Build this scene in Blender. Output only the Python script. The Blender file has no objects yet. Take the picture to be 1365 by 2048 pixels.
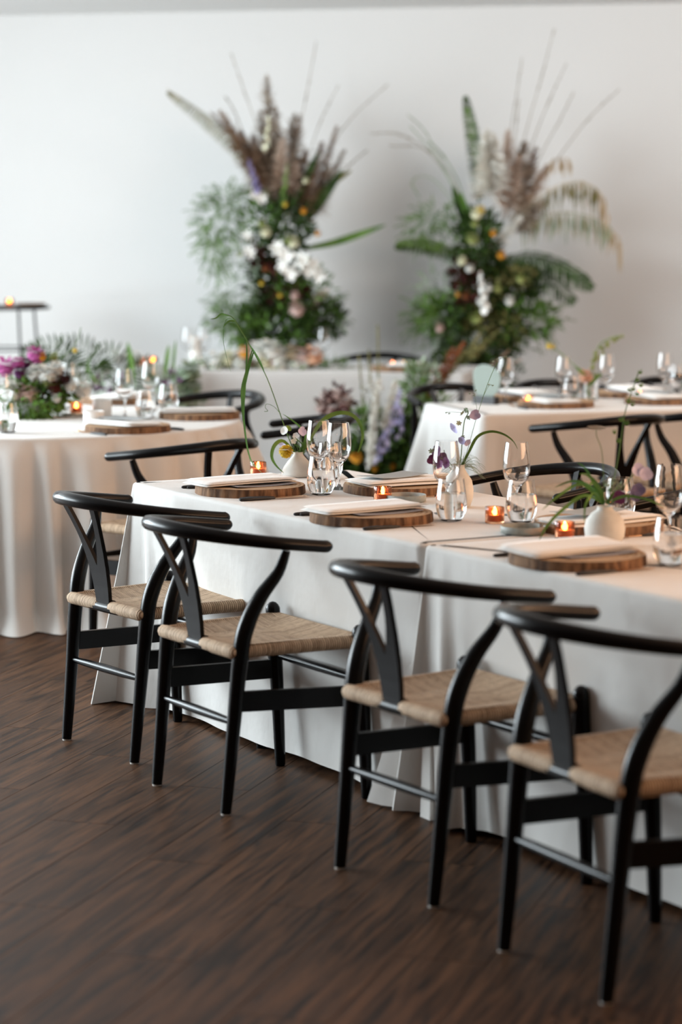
import bpy, math, random
from math import sin, cos, pi, sqrt, exp, atan2
from mathutils import Vector, Matrix
rnd = random.Random(7)
S = bpy.context.scene
COL = S.collection

# ------------------------------------------------------------------ camera
FPX, PITCH, EYE = 4905.8, 0.1193, 1.5592
cam = bpy.data.cameras.new('camera')
cam.sensor_fit = 'VERTICAL'; cam.sensor_height = 36.0; cam.lens = FPX / 2048 * 36.0
cam.dof.use_dof = True; cam.dof.focus_distance = 7.45; cam.dof.aperture_fstop = 2.0
cam.clip_end = 100
co = bpy.data.objects.new('camera', cam); COL.objects.link(co)
co.location = (0, 0, EYE); co.rotation_euler = (pi / 2 - PITCH, 0, 0)
S.camera = co

# ------------------------------------------------------------------ light and exposure
S.view_settings.view_transform = 'Standard'; S.view_settings.look = 'None'
S.view_settings.gamma = 1.0; S.view_settings.use_curve_mapping = False
S.view_settings.exposure = 0.0
w = bpy.data.worlds.new('overcast sky'); S.world = w; w.use_nodes = True
w.node_tree.nodes['Background'].inputs[0].default_value = (.80, .90, 1.0, 1)
w.node_tree.nodes['Background'].inputs[1].default_value = 0.8
ROOM = math.radians(-12)
E1 = Vector((cos(ROOM), sin(ROOM), 0)); E2 = Vector((-sin(ROOM), cos(ROOM), 0))
def RM(a, b, z=0.0): return E1 * a + E2 * b + Vector((0, 0, z))
def area(name, loc, direction, sx, sy, power, col):
    l = bpy.data.lights.new(name, 'AREA'); l.shape = 'RECTANGLE'; l.size = sx; l.size_y = sy
    l.energy = power; l.color = col
    o = bpy.data.objects.new(name, l); COL.objects.link(o); o.location = loc
    o.rotation_euler = Vector(direction).to_track_quat('-Z', 'Y').to_euler(); return o
area('window_daylight', RM(-7.95, 8.95, 1.6), E1, 6.6, 2.0, 920, (.84, .945, 1.0))
area('ceiling_fill', RM(0.6, 11.0, 2.70), E2 - E1 * .25 - Vector((0, 0, .38)), 1.6, .5, 80, (1.0, .94, .90))  # unseen fill light, added to brighten the right part of the back wall
area('ceiling_fill', RM(0.6, 7.5, 2.78), (0, 0, -1), 1.0, 1.0, 10, (1.0, .62, .38))
area('wall_lamp', RM(2.5, 6.5, 1.7), -E1, 5.0, 1.0, 125, (1.0, .58, .34))

# ------------------------------------------------------------------ photograph geometry -> world points
def ray(px, py):
    cx = (px - 682.5) / FPX; cy = -(py - 1024) / FPX
    return Vector((cx, cos(PITCH) + cy * sin(PITCH), -sin(PITCH) + cy * cos(PITCH)))
def P(px, py, z=.728):
    d = ray(px, py); t = (z - EYE) / d.z; return Vector((d.x * t, d.y * t, z))
def A(px, py, y):
    d = ray(px, py); t = y / d.y; return Vector((d.x * t, y, EYE + d.z * t))

# ------------------------------------------------------------------ materials
def nodes(m): return m.node_tree.nodes, m.node_tree.links
def mat(name, col, rough=.6, metal=0, trans=0, ior=1.45, spec=None, emit=None, estr=0, sheen=0, alpha=1):
    m = bpy.data.materials.new(name); m.use_nodes = True
    b = m.node_tree.nodes['Principled BSDF']
    b.inputs['Base Color'].default_value = (*col, 1); b.inputs['Roughness'].default_value = rough
    b.inputs['Metallic'].default_value = metal; b.inputs['Transmission Weight'].default_value = trans
    b.inputs['IOR'].default_value = ior
    if spec is not None: b.inputs['Specular IOR Level'].default_value = spec
    if emit: b.inputs['Emission Color'].default_value = (*emit, 1); b.inputs['Emission Strength'].default_value = estr
    if sheen: b.inputs['Sheen Weight'].default_value = sheen
    return m
def nd(m, t, **k):
    n = m.node_tree.nodes.new(t)
    for a, v in k.items(): setattr(n, a, v)
    return n
def lk(m, a, b): m.node_tree.links.new(a, b)
def varied(name, c1, c2, rough=.6, scale=20, **k):
    m = mat(name, c1, rough, **k); b = m.node_tree.nodes['Principled BSDF']
    tc = nd(m, 'ShaderNodeTexCoord'); n = nd(m, 'ShaderNodeTexNoise'); r = nd(m, 'ShaderNodeValToRGB')
    n.inputs['Scale'].default_value = scale; n.inputs['Detail'].default_value = 3
    r.color_ramp.elements[0].color = (*c1, 1); r.color_ramp.elements[1].color = (*c2, 1)
    r.color_ramp.elements[0].position = .35; r.color_ramp.elements[1].position = .65
    lk(m, tc.outputs['Object'], n.inputs['Vector']); lk(m, n.outputs['Fac'], r.inputs['Fac']); lk(m, r.outputs['Color'], b.inputs['Base Color'])
    return m
def bump(m, height_out, strength, dist):
    b = m.node_tree.nodes['Principled BSDF']; u = nd(m, 'ShaderNodeBump')
    u.inputs['Strength'].default_value = strength; u.inputs['Distance'].default_value = dist
    lk(m, height_out, u.inputs['Height']); lk(m, u.outputs['Normal'], b.inputs['Normal'])

M = {}
M['black_wood'] = mat('black lacquered wood', (.004, .004, .0045), .24, spec=.22)
m = M['black_wood']; tc = nd(m, 'ShaderNodeTexCoord'); n = nd(m, 'ShaderNodeTexNoise'); n.inputs['Scale'].default_value = 60
M['felt'] = mat('pale felt glide', (.55, .52, .48), .9)

# paper cord: strands at right angles to the nearest rail, with furrows between the strands
m = M['cord'] = mat('paper cord', (.56, .42, .29), .75)
tc = nd(m, 'ShaderNodeTexCoord'); sp = nd(m, 'ShaderNodeSeparateXYZ'); lk(m, tc.outputs['Object'], sp.inputs[0])
def mth(m, op, a, b=None):
    n = nd(m, 'ShaderNodeMath', operation=op)
    for i, v in enumerate((a, b)):
        if v is None: continue
        if isinstance(v, (int, float)): n.inputs[i].default_value = v
        else: lk(m, v, n.inputs[i])
    return n.outputs[0]
ax = mth(m, 'ABSOLUTE', mth(m, 'DIVIDE', sp.outputs[0], .225))
ay = mth(m, 'ABSOLUTE', mth(m, 'DIVIDE', mth(m, 'SUBTRACT', sp.outputs[1], .215), .195))
side = mth(m, 'GREATER_THAN', ax, ay)
mx = nd(m, 'ShaderNodeMix'); lk(m, side, mx.inputs[0]); lk(m, sp.outputs[0], mx.inputs[2]); lk(m, sp.outputs[1], mx.inputs[3])
st = mth(m, 'ABSOLUTE', mth(m, 'SINE', mth(m, 'MULTIPLY', mx.outputs[0], pi / .0066)))
nz = nd(m, 'ShaderNodeTexNoise'); nz.inputs['Scale'].default_value = 70; lk(m, tc.outputs['Object'], nz.inputs['Vector'])
rp = nd(m, 'ShaderNodeValToRGB'); rp.color_ramp.elements[0].color = (.20, .12, .065, 1); rp.color_ramp.elements[1].color = (.74, .54, .37, 1)
rp.color_ramp.elements[0].position = .0; rp.color_ramp.elements[1].position = .5
wn = nd(m, 'ShaderNodeTexWhiteNoise', noise_dimensions='1D'); lk(m, mth(m, 'FLOOR', mth(m, 'DIVIDE', mx.outputs[0], .0066)), wn.inputs['W'])
lk(m, mth(m, 'MULTIPLY', st, mth(m, 'ADD', mth(m, 'MULTIPLY', wn.outputs['Value'], .35), mth(m, 'MULTIPLY', nz.outputs['Fac'], .6))), rp.inputs['Fac'])
lk(m, rp.outputs['Color'], m.node_tree.nodes['Principled BSDF'].inputs['Base Color']); bump(m, st, .7, .003)

def linen(name, col):
    m = mat(name, col, .9, sheen=.15); tc = nd(m, 'ShaderNodeTexCoord')
    mp = nd(m, 'ShaderNodeMapping'); lk(m, tc.outputs['Object'], mp.inputs['Vector'])
    a = nd(m, 'ShaderNodeTexNoise'); a.inputs['Scale'].default_value = 3.2; a.inputs['Detail'].default_value = 4
    mp2 = nd(m, 'ShaderNodeMapping'); mp2.inputs['Scale'].default_value = (260, 260, 40); lk(m, tc.outputs['Object'], mp2.inputs['Vector'])
    b2 = nd(m, 'ShaderNodeTexNoise'); b2.inputs['Scale'].default_value = 1.0; lk(m, mp2.outputs[0], b2.inputs['Vector'])
    lk(m, mp.outputs[0], a.inputs['Vector'])
    h = mth(m, 'ADD', mth(m, 'MULTIPLY', a.outputs['Fac'], 1.0), mth(m, 'MULTIPLY', b2.outputs['Fac'], .035))
    bump(m, h, .5, .03); return m
M['linen'] = linen('oatmeal linen', (.70, .685, .66))
M['linen_white'] = linen('white linen', (.85, .83, .80))
M['linen_shaded'] = linen('shaded grey linen', (.50, .485, .47))  # grey copy of the linen, shade over the back table put into its colour
M['card'] = mat('grey menu card', (.36, .39, .40), .7)
M['card_dark'] = mat('slate menu card', (.30, .29, .31), .7)
M['glass'] = mat('clear glass', (1, 1, 1), .0, trans=1, ior=1.46)
M['water'] = mat('water', (1, 1, 1), .0, trans=1, ior=1.33)
M['amber'] = mat('amber glass', (.90, .46, .26), .04, trans=1, ior=1.45)
M['wax'] = mat('candle wax', (.80, .45, .26), .5)
M['white_wax'] = mat('white candle wax', (.85, .83, .78), .5)
M['flame'] = mat('flame', (1, .5, .15), .5, emit=(1.0, .42, .12), estr=34)
M['vase'] = varied('matte white stoneware', (.72, .71, .67), (.64, .63, .59), .75, 30)
M['white_ceramic'] = mat('white ceramic', (.80, .80, .78), .3)
M['dish'] = varied('grey stoneware', (.30, .32, .30), (.38, .40, .37), .5, 50)
M['gold'] = mat('brushed gold', (.72, .42, .22), .25, metal=1)
M['black_handle'] = mat('matte black handle', (.012, .012, .014), .4)
M['black_metal'] = mat('black metal', (.02, .02, .022), .45)
M['bark'] = varied('bark edge', (.085, .045, .026), (.27, .15, .08), .9, 40)
m = M['bark']; tc = m.node_tree.nodes['Texture Coordinate']; mp = nd(m, 'ShaderNodeMapping'); mp.inputs['Scale'].default_value = (1.6, 1.6, .35)
lk(m, tc.outputs['Object'], mp.inputs['Vector']); lk(m, mp.outputs[0], m.node_tree.nodes['Noise Texture'].inputs['Vector'])
bump(m, m.node_tree.nodes['Noise Texture'].outputs['Fac'], .8, .006)
m = M['slice'] = mat('sawn wood face', (.50, .33, .19), .7)
tc = nd(m, 'ShaderNodeTexCoord'); wv = nd(m, 'ShaderNodeTexWave', wave_type='RINGS', rings_direction='Z')
wv.inputs['Scale'].default_value = 22; wv.inputs['Distortion'].default_value = 5; wv.inputs['Detail'].default_value = 2
rp = nd(m, 'ShaderNodeValToRGB'); rp.color_ramp.elements[0].color = (.36, .21, .11, 1); rp.color_ramp.elements[1].color = (.58, .40, .24, 1)
lk(m, tc.outputs['Object'], wv.inputs['Vector']); lk(m, wv.outputs['Fac'], rp.inputs['Fac']); lk(m, rp.outputs['Color'], m.node_tree.nodes['Principled BSDF'].inputs['Base Color'])
def wallmat(name, col):
    m = mat(name, col, .85); tc = nd(m, 'ShaderNodeTexCoord'); n = nd(m, 'ShaderNodeTexNoise'); n.inputs['Scale'].default_value = 90
    lk(m, tc.outputs['Object'], n.inputs['Vector']); bump(m, n.outputs['Fac'], .08, .003); return m
M['wall'] = wallmat('white wall paint', (.635, .63, .62))
M['wall_warm'] = wallmat('warm timber coloured wall', (.40, .25, .15))
M['ceiling'] = wallmat('white ceiling paint', (.82, .82, .81))
# floor planks
def woodfloor(name, per_object):
    m = mat(name, (.06, .035, .022), .42, spec=.2); b = m.node_tree.nodes['Principled BSDF']
    tc = nd(m, 'ShaderNodeTexCoord'); mp = nd(m, 'ShaderNodeMapping'); mp.inputs['Scale'].default_value = (30, 1.8, 1)
    oi = nd(m, 'ShaderNodeObjectInfo'); off = nd(m, 'ShaderNodeVectorMath', operation='SCALE'); off.inputs[0].default_value = (3.1, 7.7, 0)
    lk(m, mth(m, 'MULTIPLY', oi.outputs['Random'], 9.0), off.inputs[3])
    ad = nd(m, 'ShaderNodeVectorMath', operation='ADD'); lk(m, tc.outputs['Object'], ad.inputs[0]); lk(m, off.outputs[0], ad.inputs[1])
    lk(m, ad.outputs[0], mp.inputs['Vector'])
    n = nd(m, 'ShaderNodeTexNoise'); n.inputs['Scale'].default_value = 1.4; n.inputs['Detail'].default_value = 6; n.inputs['Roughness'].default_value = .62; n.inputs['Distortion'].default_value = .8
    lk(m, mp.outputs[0], n.inputs['Vector'])
    rp = nd(m, 'ShaderNodeValToRGB'); rp.color_ramp.elements[0].position = .36; rp.color_ramp.elements[1].position = .64
    rp.color_ramp.elements[0].color = (.014, .0065, .0035, 1); rp.color_ramp.elements[1].color = (.128, .060, .029, 1)
    lk(m, n.outputs['Fac'], rp.inputs['Fac'])
    hs = nd(m, 'ShaderNodeHueSaturation'); lk(m, rp.outputs['Color'], hs.inputs['Color'])
    lk(m, mth(m, 'ADD', mth(m, 'MULTIPLY', oi.outputs['Random'], .30), .80), hs.inputs['Value'])
    lk(m, hs.outputs['Color'], b.inputs['Base Color']); bump(m, n.outputs['Fac'], .25, .003)
    lk(m, mth(m, 'ADD', mth(m, 'MULTIPLY', n.outputs['Fac'], .25), .36), b.inputs['Roughness']); return m
M['plank'] = woodfloor('dark walnut plank', True)
M['subfloor'] = mat('dark joint under the planks', (.02, .012, .009), .8)
# plants
def plant(name, c1, c2, sc=14, rough=.65): M[name] = varied(name, c1, c2, rough, sc, spec=.2)
plant('leaf_green', (.055, .12, .02), (.12, .22, .04)); plant('leaf_dark', (.016, .032, .008), (.04, .078, .016))
plant('leaf_bright', (.09, .20, .035), (.18, .30, .07)); plant('leaf_sage', (.20, .27, .18), (.33, .39, .28))
plant('leaf_olive', (.10, .10, .03), (.22, .20, .08)); plant('grass_green', (.07, .17, .035), (.13, .26, .06))
plant('stem_green', (.07, .14, .03), (.12, .20, .06)); plant('straw', (.38, .29, .18), (.52, .42, .28))
plant('plume_brown', (.13, .08, .05), (.30, .20, .135)); plant('plume_taupe', (.22, .17, .13), (.36, .29, .22))
plant('plume_pink', (.45, .34, .27), (.58, .46, .38)); plant('plume_white', (.68, .66, .60), (.80, .78, .72))
plant('grass_grey', (.22, .19, .15), (.34, .30, .25))
plant('white_petal', (.78, .78, .74), (.86, .86, .83)); plant('cream_petal', (.70, .68, .46), (.80, .80, .62))
plant('lavender_petal', (.36, .33, .56), (.55, .52, .72)); plant('violet_petal', (.12, .10, .20), (.25, .21, .36))
plant('pale_lilac', (.50, .45, .70), (.66, .62, .82)); plant('plum_petal', (.07, .015, .06), (.18, .05, .16))
plant('burgundy', (.025, .006, .006), (.07, .015, .012)); plant('magenta_petal', (.45, .08, .30), (.62, .18, .45))
plant('orange_petal', (.62, .25, .02), (.78, .40, .05)); plant('yellow_petal', (.72, .52, .05), (.85, .68, .15))
plant('peach_petal', (.70, .38, .24), (.82, .55, .40)); plant('blush_petal', (.55, .38, .34), (.72, .55, .50))
plant('lime_petal', (.22, .27, .07), (.40, .44, .17)); plant('rust_petal', (.16, .05, .02), (.30, .10, .04))
M['dark_bark'] = mat('dark seed head', (.03, .022, .02), .8)
M['sage_card'] = mat('sage table sign', (.25, .295, .26), .7)

# ------------------------------------------------------------------ mesh builder
class MB:
    def __init__(s): s.v = []; s.f = []
    def add(s, vs, fs):
        k = len(s.v); s.v += [tuple(v) for v in vs]; s.f += [tuple(i + k for i in f) for f in fs]; return s
    def tube(s, path, rad, n=8, caps=True, flat=None, round_ends=False):
        path = [Vector(p) for p in path]; L = len(path)
        R = rad if isinstance(rad, (list, tuple)) else [rad] * L
        if round_ends:
            def cap(p, q, r):
                d = (p - q).normalized(); return [(p + d * r * sin(a), r * cos(a)) for a in (pi * .17, pi * .33, pi * .47)]
            c0 = cap(path[0], path[1], R[0] * .9)[::-1]; c1 = cap(path[-1], path[-2], R[-1] * .9)
            path = [p for p, _ in c0] + path + [p for p, _ in c1]; R = [r for _, r in c0] + list(R) + [r for _, r in c1]; L = len(path)
        k = len(s.v); t0 = (path[1] - path[0]).normalized()
        up = Vector((0, 0, 1)) if abs(t0.z) < .9 else Vector((1, 0, 0))
        x = t0.cross(up).normalized(); 
        for i in range(L):
            t = (path[min(i + 1, L - 1)] - path[max(i - 1, 0)]).normalized()
            x = (x - t * x.dot(t)).normalized(); y = t.cross(x)
            fx, fy = (flat if flat else (1, 1))
            for j in range(n):
                a = 2 * pi * j / n; q = path[i] + x * (R[i] * cos(a) * fx) + y * (R[i] * sin(a) * fy); s.v.append(tuple(q))
        for i in range(L - 1):
            for j in range(n):
                a = k + i * n + j; b = k + i * n + (j + 1) % n; s.f.append((a, b, b + n, a + n))
        if caps:
            s.f.append(tuple(k + j for j in range(n))[::-1]); s.f.append(tuple(k + (L - 1) * n + j for j in range(n)))
        return s
    def lathe(s, prof, n=32, c=(0, 0, 0), closed=False, rib=None):
        k = len(s.v); c = Vector(c)
        for (r, z) in prof:
            for j in range(n):
                a = 2 * pi * j / n; rr = r * (1 + rib[1] * cos(rib[0] * a)) if rib else r
                s.v.append((c.x + rr * cos(a), c.y + rr * sin(a), c.z + z))
        L = len(prof)
        for i in range(L - 1 + (1 if closed else 0)):
            for j in range(n):
                a = k + i * n + j; b = k + i * n + (j + 1) % n; a2 = k + ((i + 1) % L) * n + j; b2 = k + ((i + 1) % L) * n + (j + 1) % n
                s.f.append((a, b, b2, a2))
        if not closed:
            s.f.append(tuple(k + j for j in range(n))[::-1]); s.f.append(tuple(k + (L - 1) * n + j for j in range(n)))
        return s
    def box(s, lo, hi, X=None):
        (x0, y0, z0), (x1, y1, z1) = lo, hi
        vs = [Vector(p) for p in ((x0, y0, z0), (x1, y0, z0), (x1, y1, z0), (x0, y1, z0), (x0, y0, z1), (x1, y0, z1), (x1, y1, z1), (x0, y1, z1))]
        if X: vs = [X(v) for v in vs]
        return s.add(vs, [(3, 2, 1, 0), (4, 5, 6, 7), (0, 1, 5, 4), (1, 2, 6, 5), (2, 3, 7, 6), (3, 0, 4, 7)])
    def ribbon(s, path, wid, side=None, fold=.25):
        path = [Vector(p) for p in path]; L = len(path); k = len(s.v)
        for i in range(L):
            t = (path[min(i + 1, L - 1)] - path[max(i - 1, 0)]).normalized()
            if side is None:
                sd = t.cross(Vector((.3, 1, .35)))
                if sd.length < .05: sd = t.cross(Vector((1, 0, 0)))
            else: sd = side - t * side.dot(t)
            sd = sd.normalized() if sd.length > 1e-6 else Vector((1, 0, 0)); nn = t.cross(sd)
            ww = wid(i / (L - 1)) if callable(wid) else wid[i]
            s.v += [tuple(path[i] - sd * ww + nn * ww * fold), tuple(path[i]), tuple(path[i] + sd * ww + nn * ww * fold)]
        for i in range(L - 1):
            a = k + 3 * i; s.f += [(a, a + 1, a + 4, a + 3), (a + 1, a + 2, a + 5, a + 4)]
        return s
    def build(s, name, m, parent=None, smooth=True, off=None):
        me = bpy.data.meshes.new(name)
        vs = [(v[0] - off[0], v[1] - off[1], v[2] - off[2]) for v in s.v] if off is not None else s.v
        me.from_pydata(vs, [], s.f); me.materials.append(M[m] if isinstance(m, str) else m)
        if smooth:
            me.shade_smooth(); me.set_sharp_from_angle(angle=math.radians(38 if m in ('glass', 'water', 'amber', 'bark') else 64))
        me.update()
        o = bpy.data.objects.new(name, me); COL.objects.link(o)
        if parent: o.parent = parent
        return o
def thing(name, label, cat, loc=(0, 0, 0), rz=0, group=None):
    o = bpy.data.objects.new(name, None); COL.objects.link(o); o.location = loc; o.rotation_euler = (0, 0, rz)
    o.empty_display_size = .05; return tag(o, label, cat, group)
def tag(o, label, cat, group=None):
    o['label'] = label; o['category'] = cat
    if group: o['group'] = group
    return o
def copy_tree(o, parent=None):
    c = o.copy(); COL.objects.link(c)
    if parent: c.parent = parent
    for ch in list(o.children): copy_tree(ch, c)
    return c
def again(first, loc, rz, label, group=None):
    c = copy_tree(first); c.location = loc; c.rotation_euler = (0, 0, rz); c['label'] = label
    if group: c['group'] = group
    return c
def struct(o): o['kind'] = 'structure'; return o
def smooth_path(pts, n=4):
    pts = [Vector(p) for p in pts]; out = []
    for i in range(len(pts) - 1):
        p0 = pts[max(i - 1, 0)]; p1 = pts[i]; p2 = pts[i + 1]; p3 = pts[min(i + 2, len(pts) - 1)]
        for j in range(n):
            t = j / n
            out.append(.5 * ((2 * p1) + (p2 - p0) * t + (2 * p0 - 5 * p1 + 4 * p2 - p3) * t * t + (3 * p1 - p0 - 3 * p2 + p3) * t ** 3))
    out.append(pts[-1]); return out
def lerps(vals, n):
    out = []
    for i in range(len(vals) - 1):
        for j in range(n): out.append(vals[i] + (vals[i + 1] - vals[i]) * j / n)
    return out + [vals[-1]]

# ------------------------------------------------------------------ the room
RX = lambda v: RM(v.x, v.y, v.z)
CEIL = 2.83; A0, A1, B0, B1 = -7.7, 2.6, -3.0, 14.97
fl = struct(MB().box((A0, B0, -.12), (A1, B1, -.004), RX).build('floor', 'subfloor', None, False))
struct(MB().box((A0 - .2, B0 - .2, CEIL), (A1 + .2, B1 + .2, CEIL + .15), RX).build('ceiling', 'ceiling', None, False))
struct(MB().box((A0 - .2, B1, -.12), (A1 + .2, B1 + .15, CEIL), RX).build('wall_back', 'wall', None, False))
struct(MB().box((A1, B0, -.12), (A1 + .15, B1, CEIL), RX).build('wall_right', 'wall_warm', None, False))
struct(MB().box((A0 - .2, B0 - .15, -.12), (A1 + .2, B0, CEIL), RX).build('wall_front', 'wall_warm', None, False))
wl = MB(); wl.box((A0 - .2, B0, -.12), (A0, B1, .5), RX); wl.box((A0 - .2, B0, 2.65), (A0, B1, CEIL), RX); wl.box((A0 - .2, B0, .5), (A0, 5.6, 2.65), RX); wl.box((A0 - .2, 12.3, .5), (A0, B1, 2.65), RX)
struct(wl.build('wall_left', 'wall', None, False))
wf = MB()
for b in (5.64, 7.8, 10.1, 12.26): wf.box((A0 - .12, b - .03, .5), (A0 - .06, b + .03, 2.65), RX)
wf.box((A0 - .12, 5.6, .5), (A0 - .06, 12.3, .55), RX); wf.box((A0 - .12, 5.6, 2.60), (A0 - .06, 12.3, 2.65), RX)
struct(wf.build('window_1', 'black_metal', None, False))
bb = struct(MB().box((A0, B1 - .015, 0), (A1, B1, .10), RX).build('baseboard_back', 'ceiling', None, False))
# planks: a row every 18 cm, staggered ends, each one its own piece
PW, PL = .20, 1.22; PA = math.radians(-17.3); F1 = Vector((cos(PA), sin(PA), 0)); F2 = Vector((-sin(PA), cos(PA), 0))
pm = MB(); h, e = .0, .0005
x, y = PW / 2 - e, PL / 2 - e; b = .0007
pm.add([(-x, -y, -.004), (x, -y, -.004), (x, y, -.004), (-x, y, -.004), (-x, -y, -b), (x, -y, -b), (x, y, -b), (-x, y, -b),
        (-x + b, -y + b, 0), (x - b, -y + b, 0), (x - b, y - b, 0), (-x + b, y - b, 0)],
       [(0, 1, 5, 4), (1, 2, 6, 5), (2, 3, 7, 6), (3, 0, 4, 7), (4, 5, 9, 8), (5, 6, 10, 9), (6, 7, 11, 10), (7, 4, 8, 11), (8, 9, 10, 11)])
first = None; near = []; rest = []
na, nb = int(16 / PW), int(24 / PL)
for i in range(na):
    o0 = (i * .381 * PL) % PL
    for j in range(-1, nb):
        a = -13 + PW * (i + .5); bq = -5 + PL * (j + .5) + o0
        w_ = F1 * a + F2 * bq; d = w_.y; ra, rb = w_.dot(E1), w_.dot(E2)
        if not (A0 + .2 < ra < A1 - .2 and B0 + .66 < rb < B1 - .66): continue
        vis = d > 3.6 and abs(w_.x) < d * .14 + .45 and d < 9.9
        (near if vis else rest).append((d, a, bq))
near.sort()
for d, a, bq in near[:300]:
    if first is None: o = first = pm.build('plank', 'plank', fl, False)
    else: o = bpy.data.objects.new('plank', first.data); COL.objects.link(o); o.parent = fl
    o.location = F1 * a + F2 * bq; o.rotation_euler = (0, 0, PA)
rm_ = MB()
for d, a, bq in near[300:] + rest:
    c = F1 * a + F2 * bq; rm_.add([c + F1 * v[0] + F2 * v[1] + Vector((0, 0, v[2])) for v in pm.v[4:]], [tuple(k - 4 for k in f) for f in pm.f[4:]])
o = rm_.build('outlying_planks', 'plank', fl, False); o['kind'] = 'stuff'

# ------------------------------------------------------------------ wishbone chair
def make_chair(label):
    t = thing('wishbone_chair', label, 'chair', group='black wishbone chairs')
    # steam bent back rail
    pts = []; rad = []
    for i in range(41):
        u = -1 + 2 * i / 40; s = abs(u)
        if s < .62: a = s / .62 * pi / 2; x = .268 * sin(a) * (1 if u > 0 else -1); y = .195 - .270 * cos(a)
        else: q = (s - .62) / .38; x = (.268 + .004 * q) * (1 if u > 0 else -1); y = .195 + .085 * q
        f = max(0, min(1, (y + .075) / .35)); z = .752 - .050 * f ** .85
        pts.append((x, y - .012, z)); rad.append(.0165 + .004 * exp(-(u / .35) ** 2))
    MB().tube(pts, rad, 12, round_ends=True).build('back_rail', 'black_wood', t)
    for sx in (-1, 1):
        L = MB()
        p = smooth_path([(sx * .1976, 0, .004), (sx * .2005, .022, .22), (sx * .205, .042, .42), (sx * .211, .058, .50), (sx * .224, .092, .575), (sx * .244, .135, .640), (sx * .257, .152, .698)], 4)
        L.tube(p, lerps([.0145, .0185, .0225, .0225, .0195, .0155, .0115], 4), 12)
        o = L.build('leg', 'black_wood', t); MB().lathe([(.0125, -.004), (.0125, .006)], 12, (sx * .1976, 0, .004)).build('glide', 'felt', o)
        L = MB(); p = smooth_path([(sx * .2335, .4156, .004), (sx * .2330, .407, .20), (sx * .2328, .397, .36), (sx * .2328, .392, .46)], 4)
        L.tube(p, lerps([.0145, .0185, .0215, .0205], 4), 12, round_ends=True)
        o = L.build('leg', 'black_wood', t); MB().lathe([(.0125, -.004), (.0125, .006)], 12, (sx * .2335, .4156, .004)).build('glide', 'felt', o)
        # broad side stretcher
        a0, a1 = Vector((sx * .2015, .030, .300)), Vector((sx * .2330, .402, .285)); hh = .027
        d = (a1 - a0).normalized(); q = Vector((-d.y, d.x, 0)).normalized() * .008
        MB().add([a0 - q - Vector((0, 0, hh)), a1 - q - Vector((0, 0, hh)), a1 + q - Vector((0, 0, hh)), a0 + q - Vector((0, 0, hh)),
                  a0 - q + Vector((0, 0, hh)), a1 - q + Vector((0, 0, hh)), a1 + q + Vector((0, 0, hh)), a0 + q + Vector((0, 0, hh))],
                 [(3, 2, 1, 0), (4, 5, 6, 7), (0, 1, 5, 4), (1, 2, 6, 5), (2, 3, 7, 6), (3, 0, 4, 7)]).build('side_stretcher', 'black_wood', t, False)
    MB().tube([(-.198, .024, .245), (-.10, .024, .245), (0, .024, .245), (.10, .024, .245), (.198, .024, .245)], [.0085, .0115, .0125, .0115, .0085], 10).build('back_stretcher', 'black_wood', t)
    MB().tube([(-.232, .402, .325), (-.12, .402, .325), (0, .402, .325), (.12, .402, .325), (.232, .402, .325)], [.0085, .0115, .0125, .0115, .0085], 10).build('front_stretcher', 'black_wood', t)
    MB().tube([(-.205, .03, .428), (0, .022, .428), (.205, .03, .428)], .0155, 10).build('seat_rail', 'black_wood', t)
    # Y shaped splat cut from one bent board
    def cy(z): f = (z - .43) / .31; return .022 - .020 * f - .065 * f * f
    Y = MB(); zs = [.415, .45, .49, .53, .555]
    def plate(rows):
        k = len(Y.v)
        for (x0, x1, z) in rows:
            for yy in (-.006, .006): Y.v += [(x0, cy(z) + yy, z), (x1, cy(z) + yy, z)]
        for i in range(len(rows) - 1):
            a = k + 4 * i; b = a + 4; Y.f += [(a, a + 1, b + 1, b), (a + 3, a + 2, b + 2, b + 3), (a + 2, a, b, b + 2), (a + 1, a + 3, b + 3, b + 1)]
        Y.f += [(k, k + 2, k + 3, k + 1), (k + 4 * len(rows) - 4, k + 4 * len(rows) - 3, k + 4 * len(rows) - 1, k + 4 * len(rows) - 2)]
    plate([(-.033 - .004 * i, .033 + .004 * i, z) for i, z in enumerate(zs)])
    for sx in (-1, 1):
        rows = []
        for i in range(9):
            f = i / 8; z = .553 + (.745 - .553) * f; c = sx * (.024 + .058 * f); hw = .0235 - .0105 * min(1, f * 2.2)
            rows.append((c - hw, c + hw, z))
        plate(rows)
    Y.build('splat', 'black_wood', t, False)
    # woven seat: four cord rolls round the rails and a slightly dished top
    s = MB(); r = .0185
    fl_, fr_ = Vector((-.222, .398, .431)), Vector((.222, .398, .431)); bl_, br_ = Vector((-.200, .026, .431)), Vector((.200, .026, .431))
    def roll(a, b, n=6, rr=r, re=True):
        s.tube([a.lerp(b, i / n) for i in range(n + 1)], rr, 10, round_ends=re)
    roll(fl_, fr_); roll(bl_ + Vector((.012, .012, 0)), fl_); roll(br_ + Vector((-.012, .012, 0)), fr_)
    roll(bl_, bl_.lerp(br_, .405)); roll(br_, br_.lerp(bl_, .405))
    N = 14
    for sgn in (1, -1):
        k = len(s.v)
        for j in range(N + 1):
            v = j / N
            for i in range(N + 1):
                u = i / N; p = bl_.lerp(br_, u).lerp(fl_.lerp(fr_, u), v)
                if v == 0 and .40 < u < .60: p.y += .016
                d = min(u, 1 - u, v, 1 - v) * 2; z = p.z + sgn * r * .96 - sgn * .021 * min(1, d * 1.5) ** .8
                s.v.append((p.x, p.y, z))
        for j in range(N):
            for i in range(N):
                a = k + j * (N + 1) + i; q = (a, a + 1, a + N + 2, a + N + 1); s.f.append(q if sgn > 0 else q[::-1])
    s.build('seat', 'cord', t)
    return t
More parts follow.
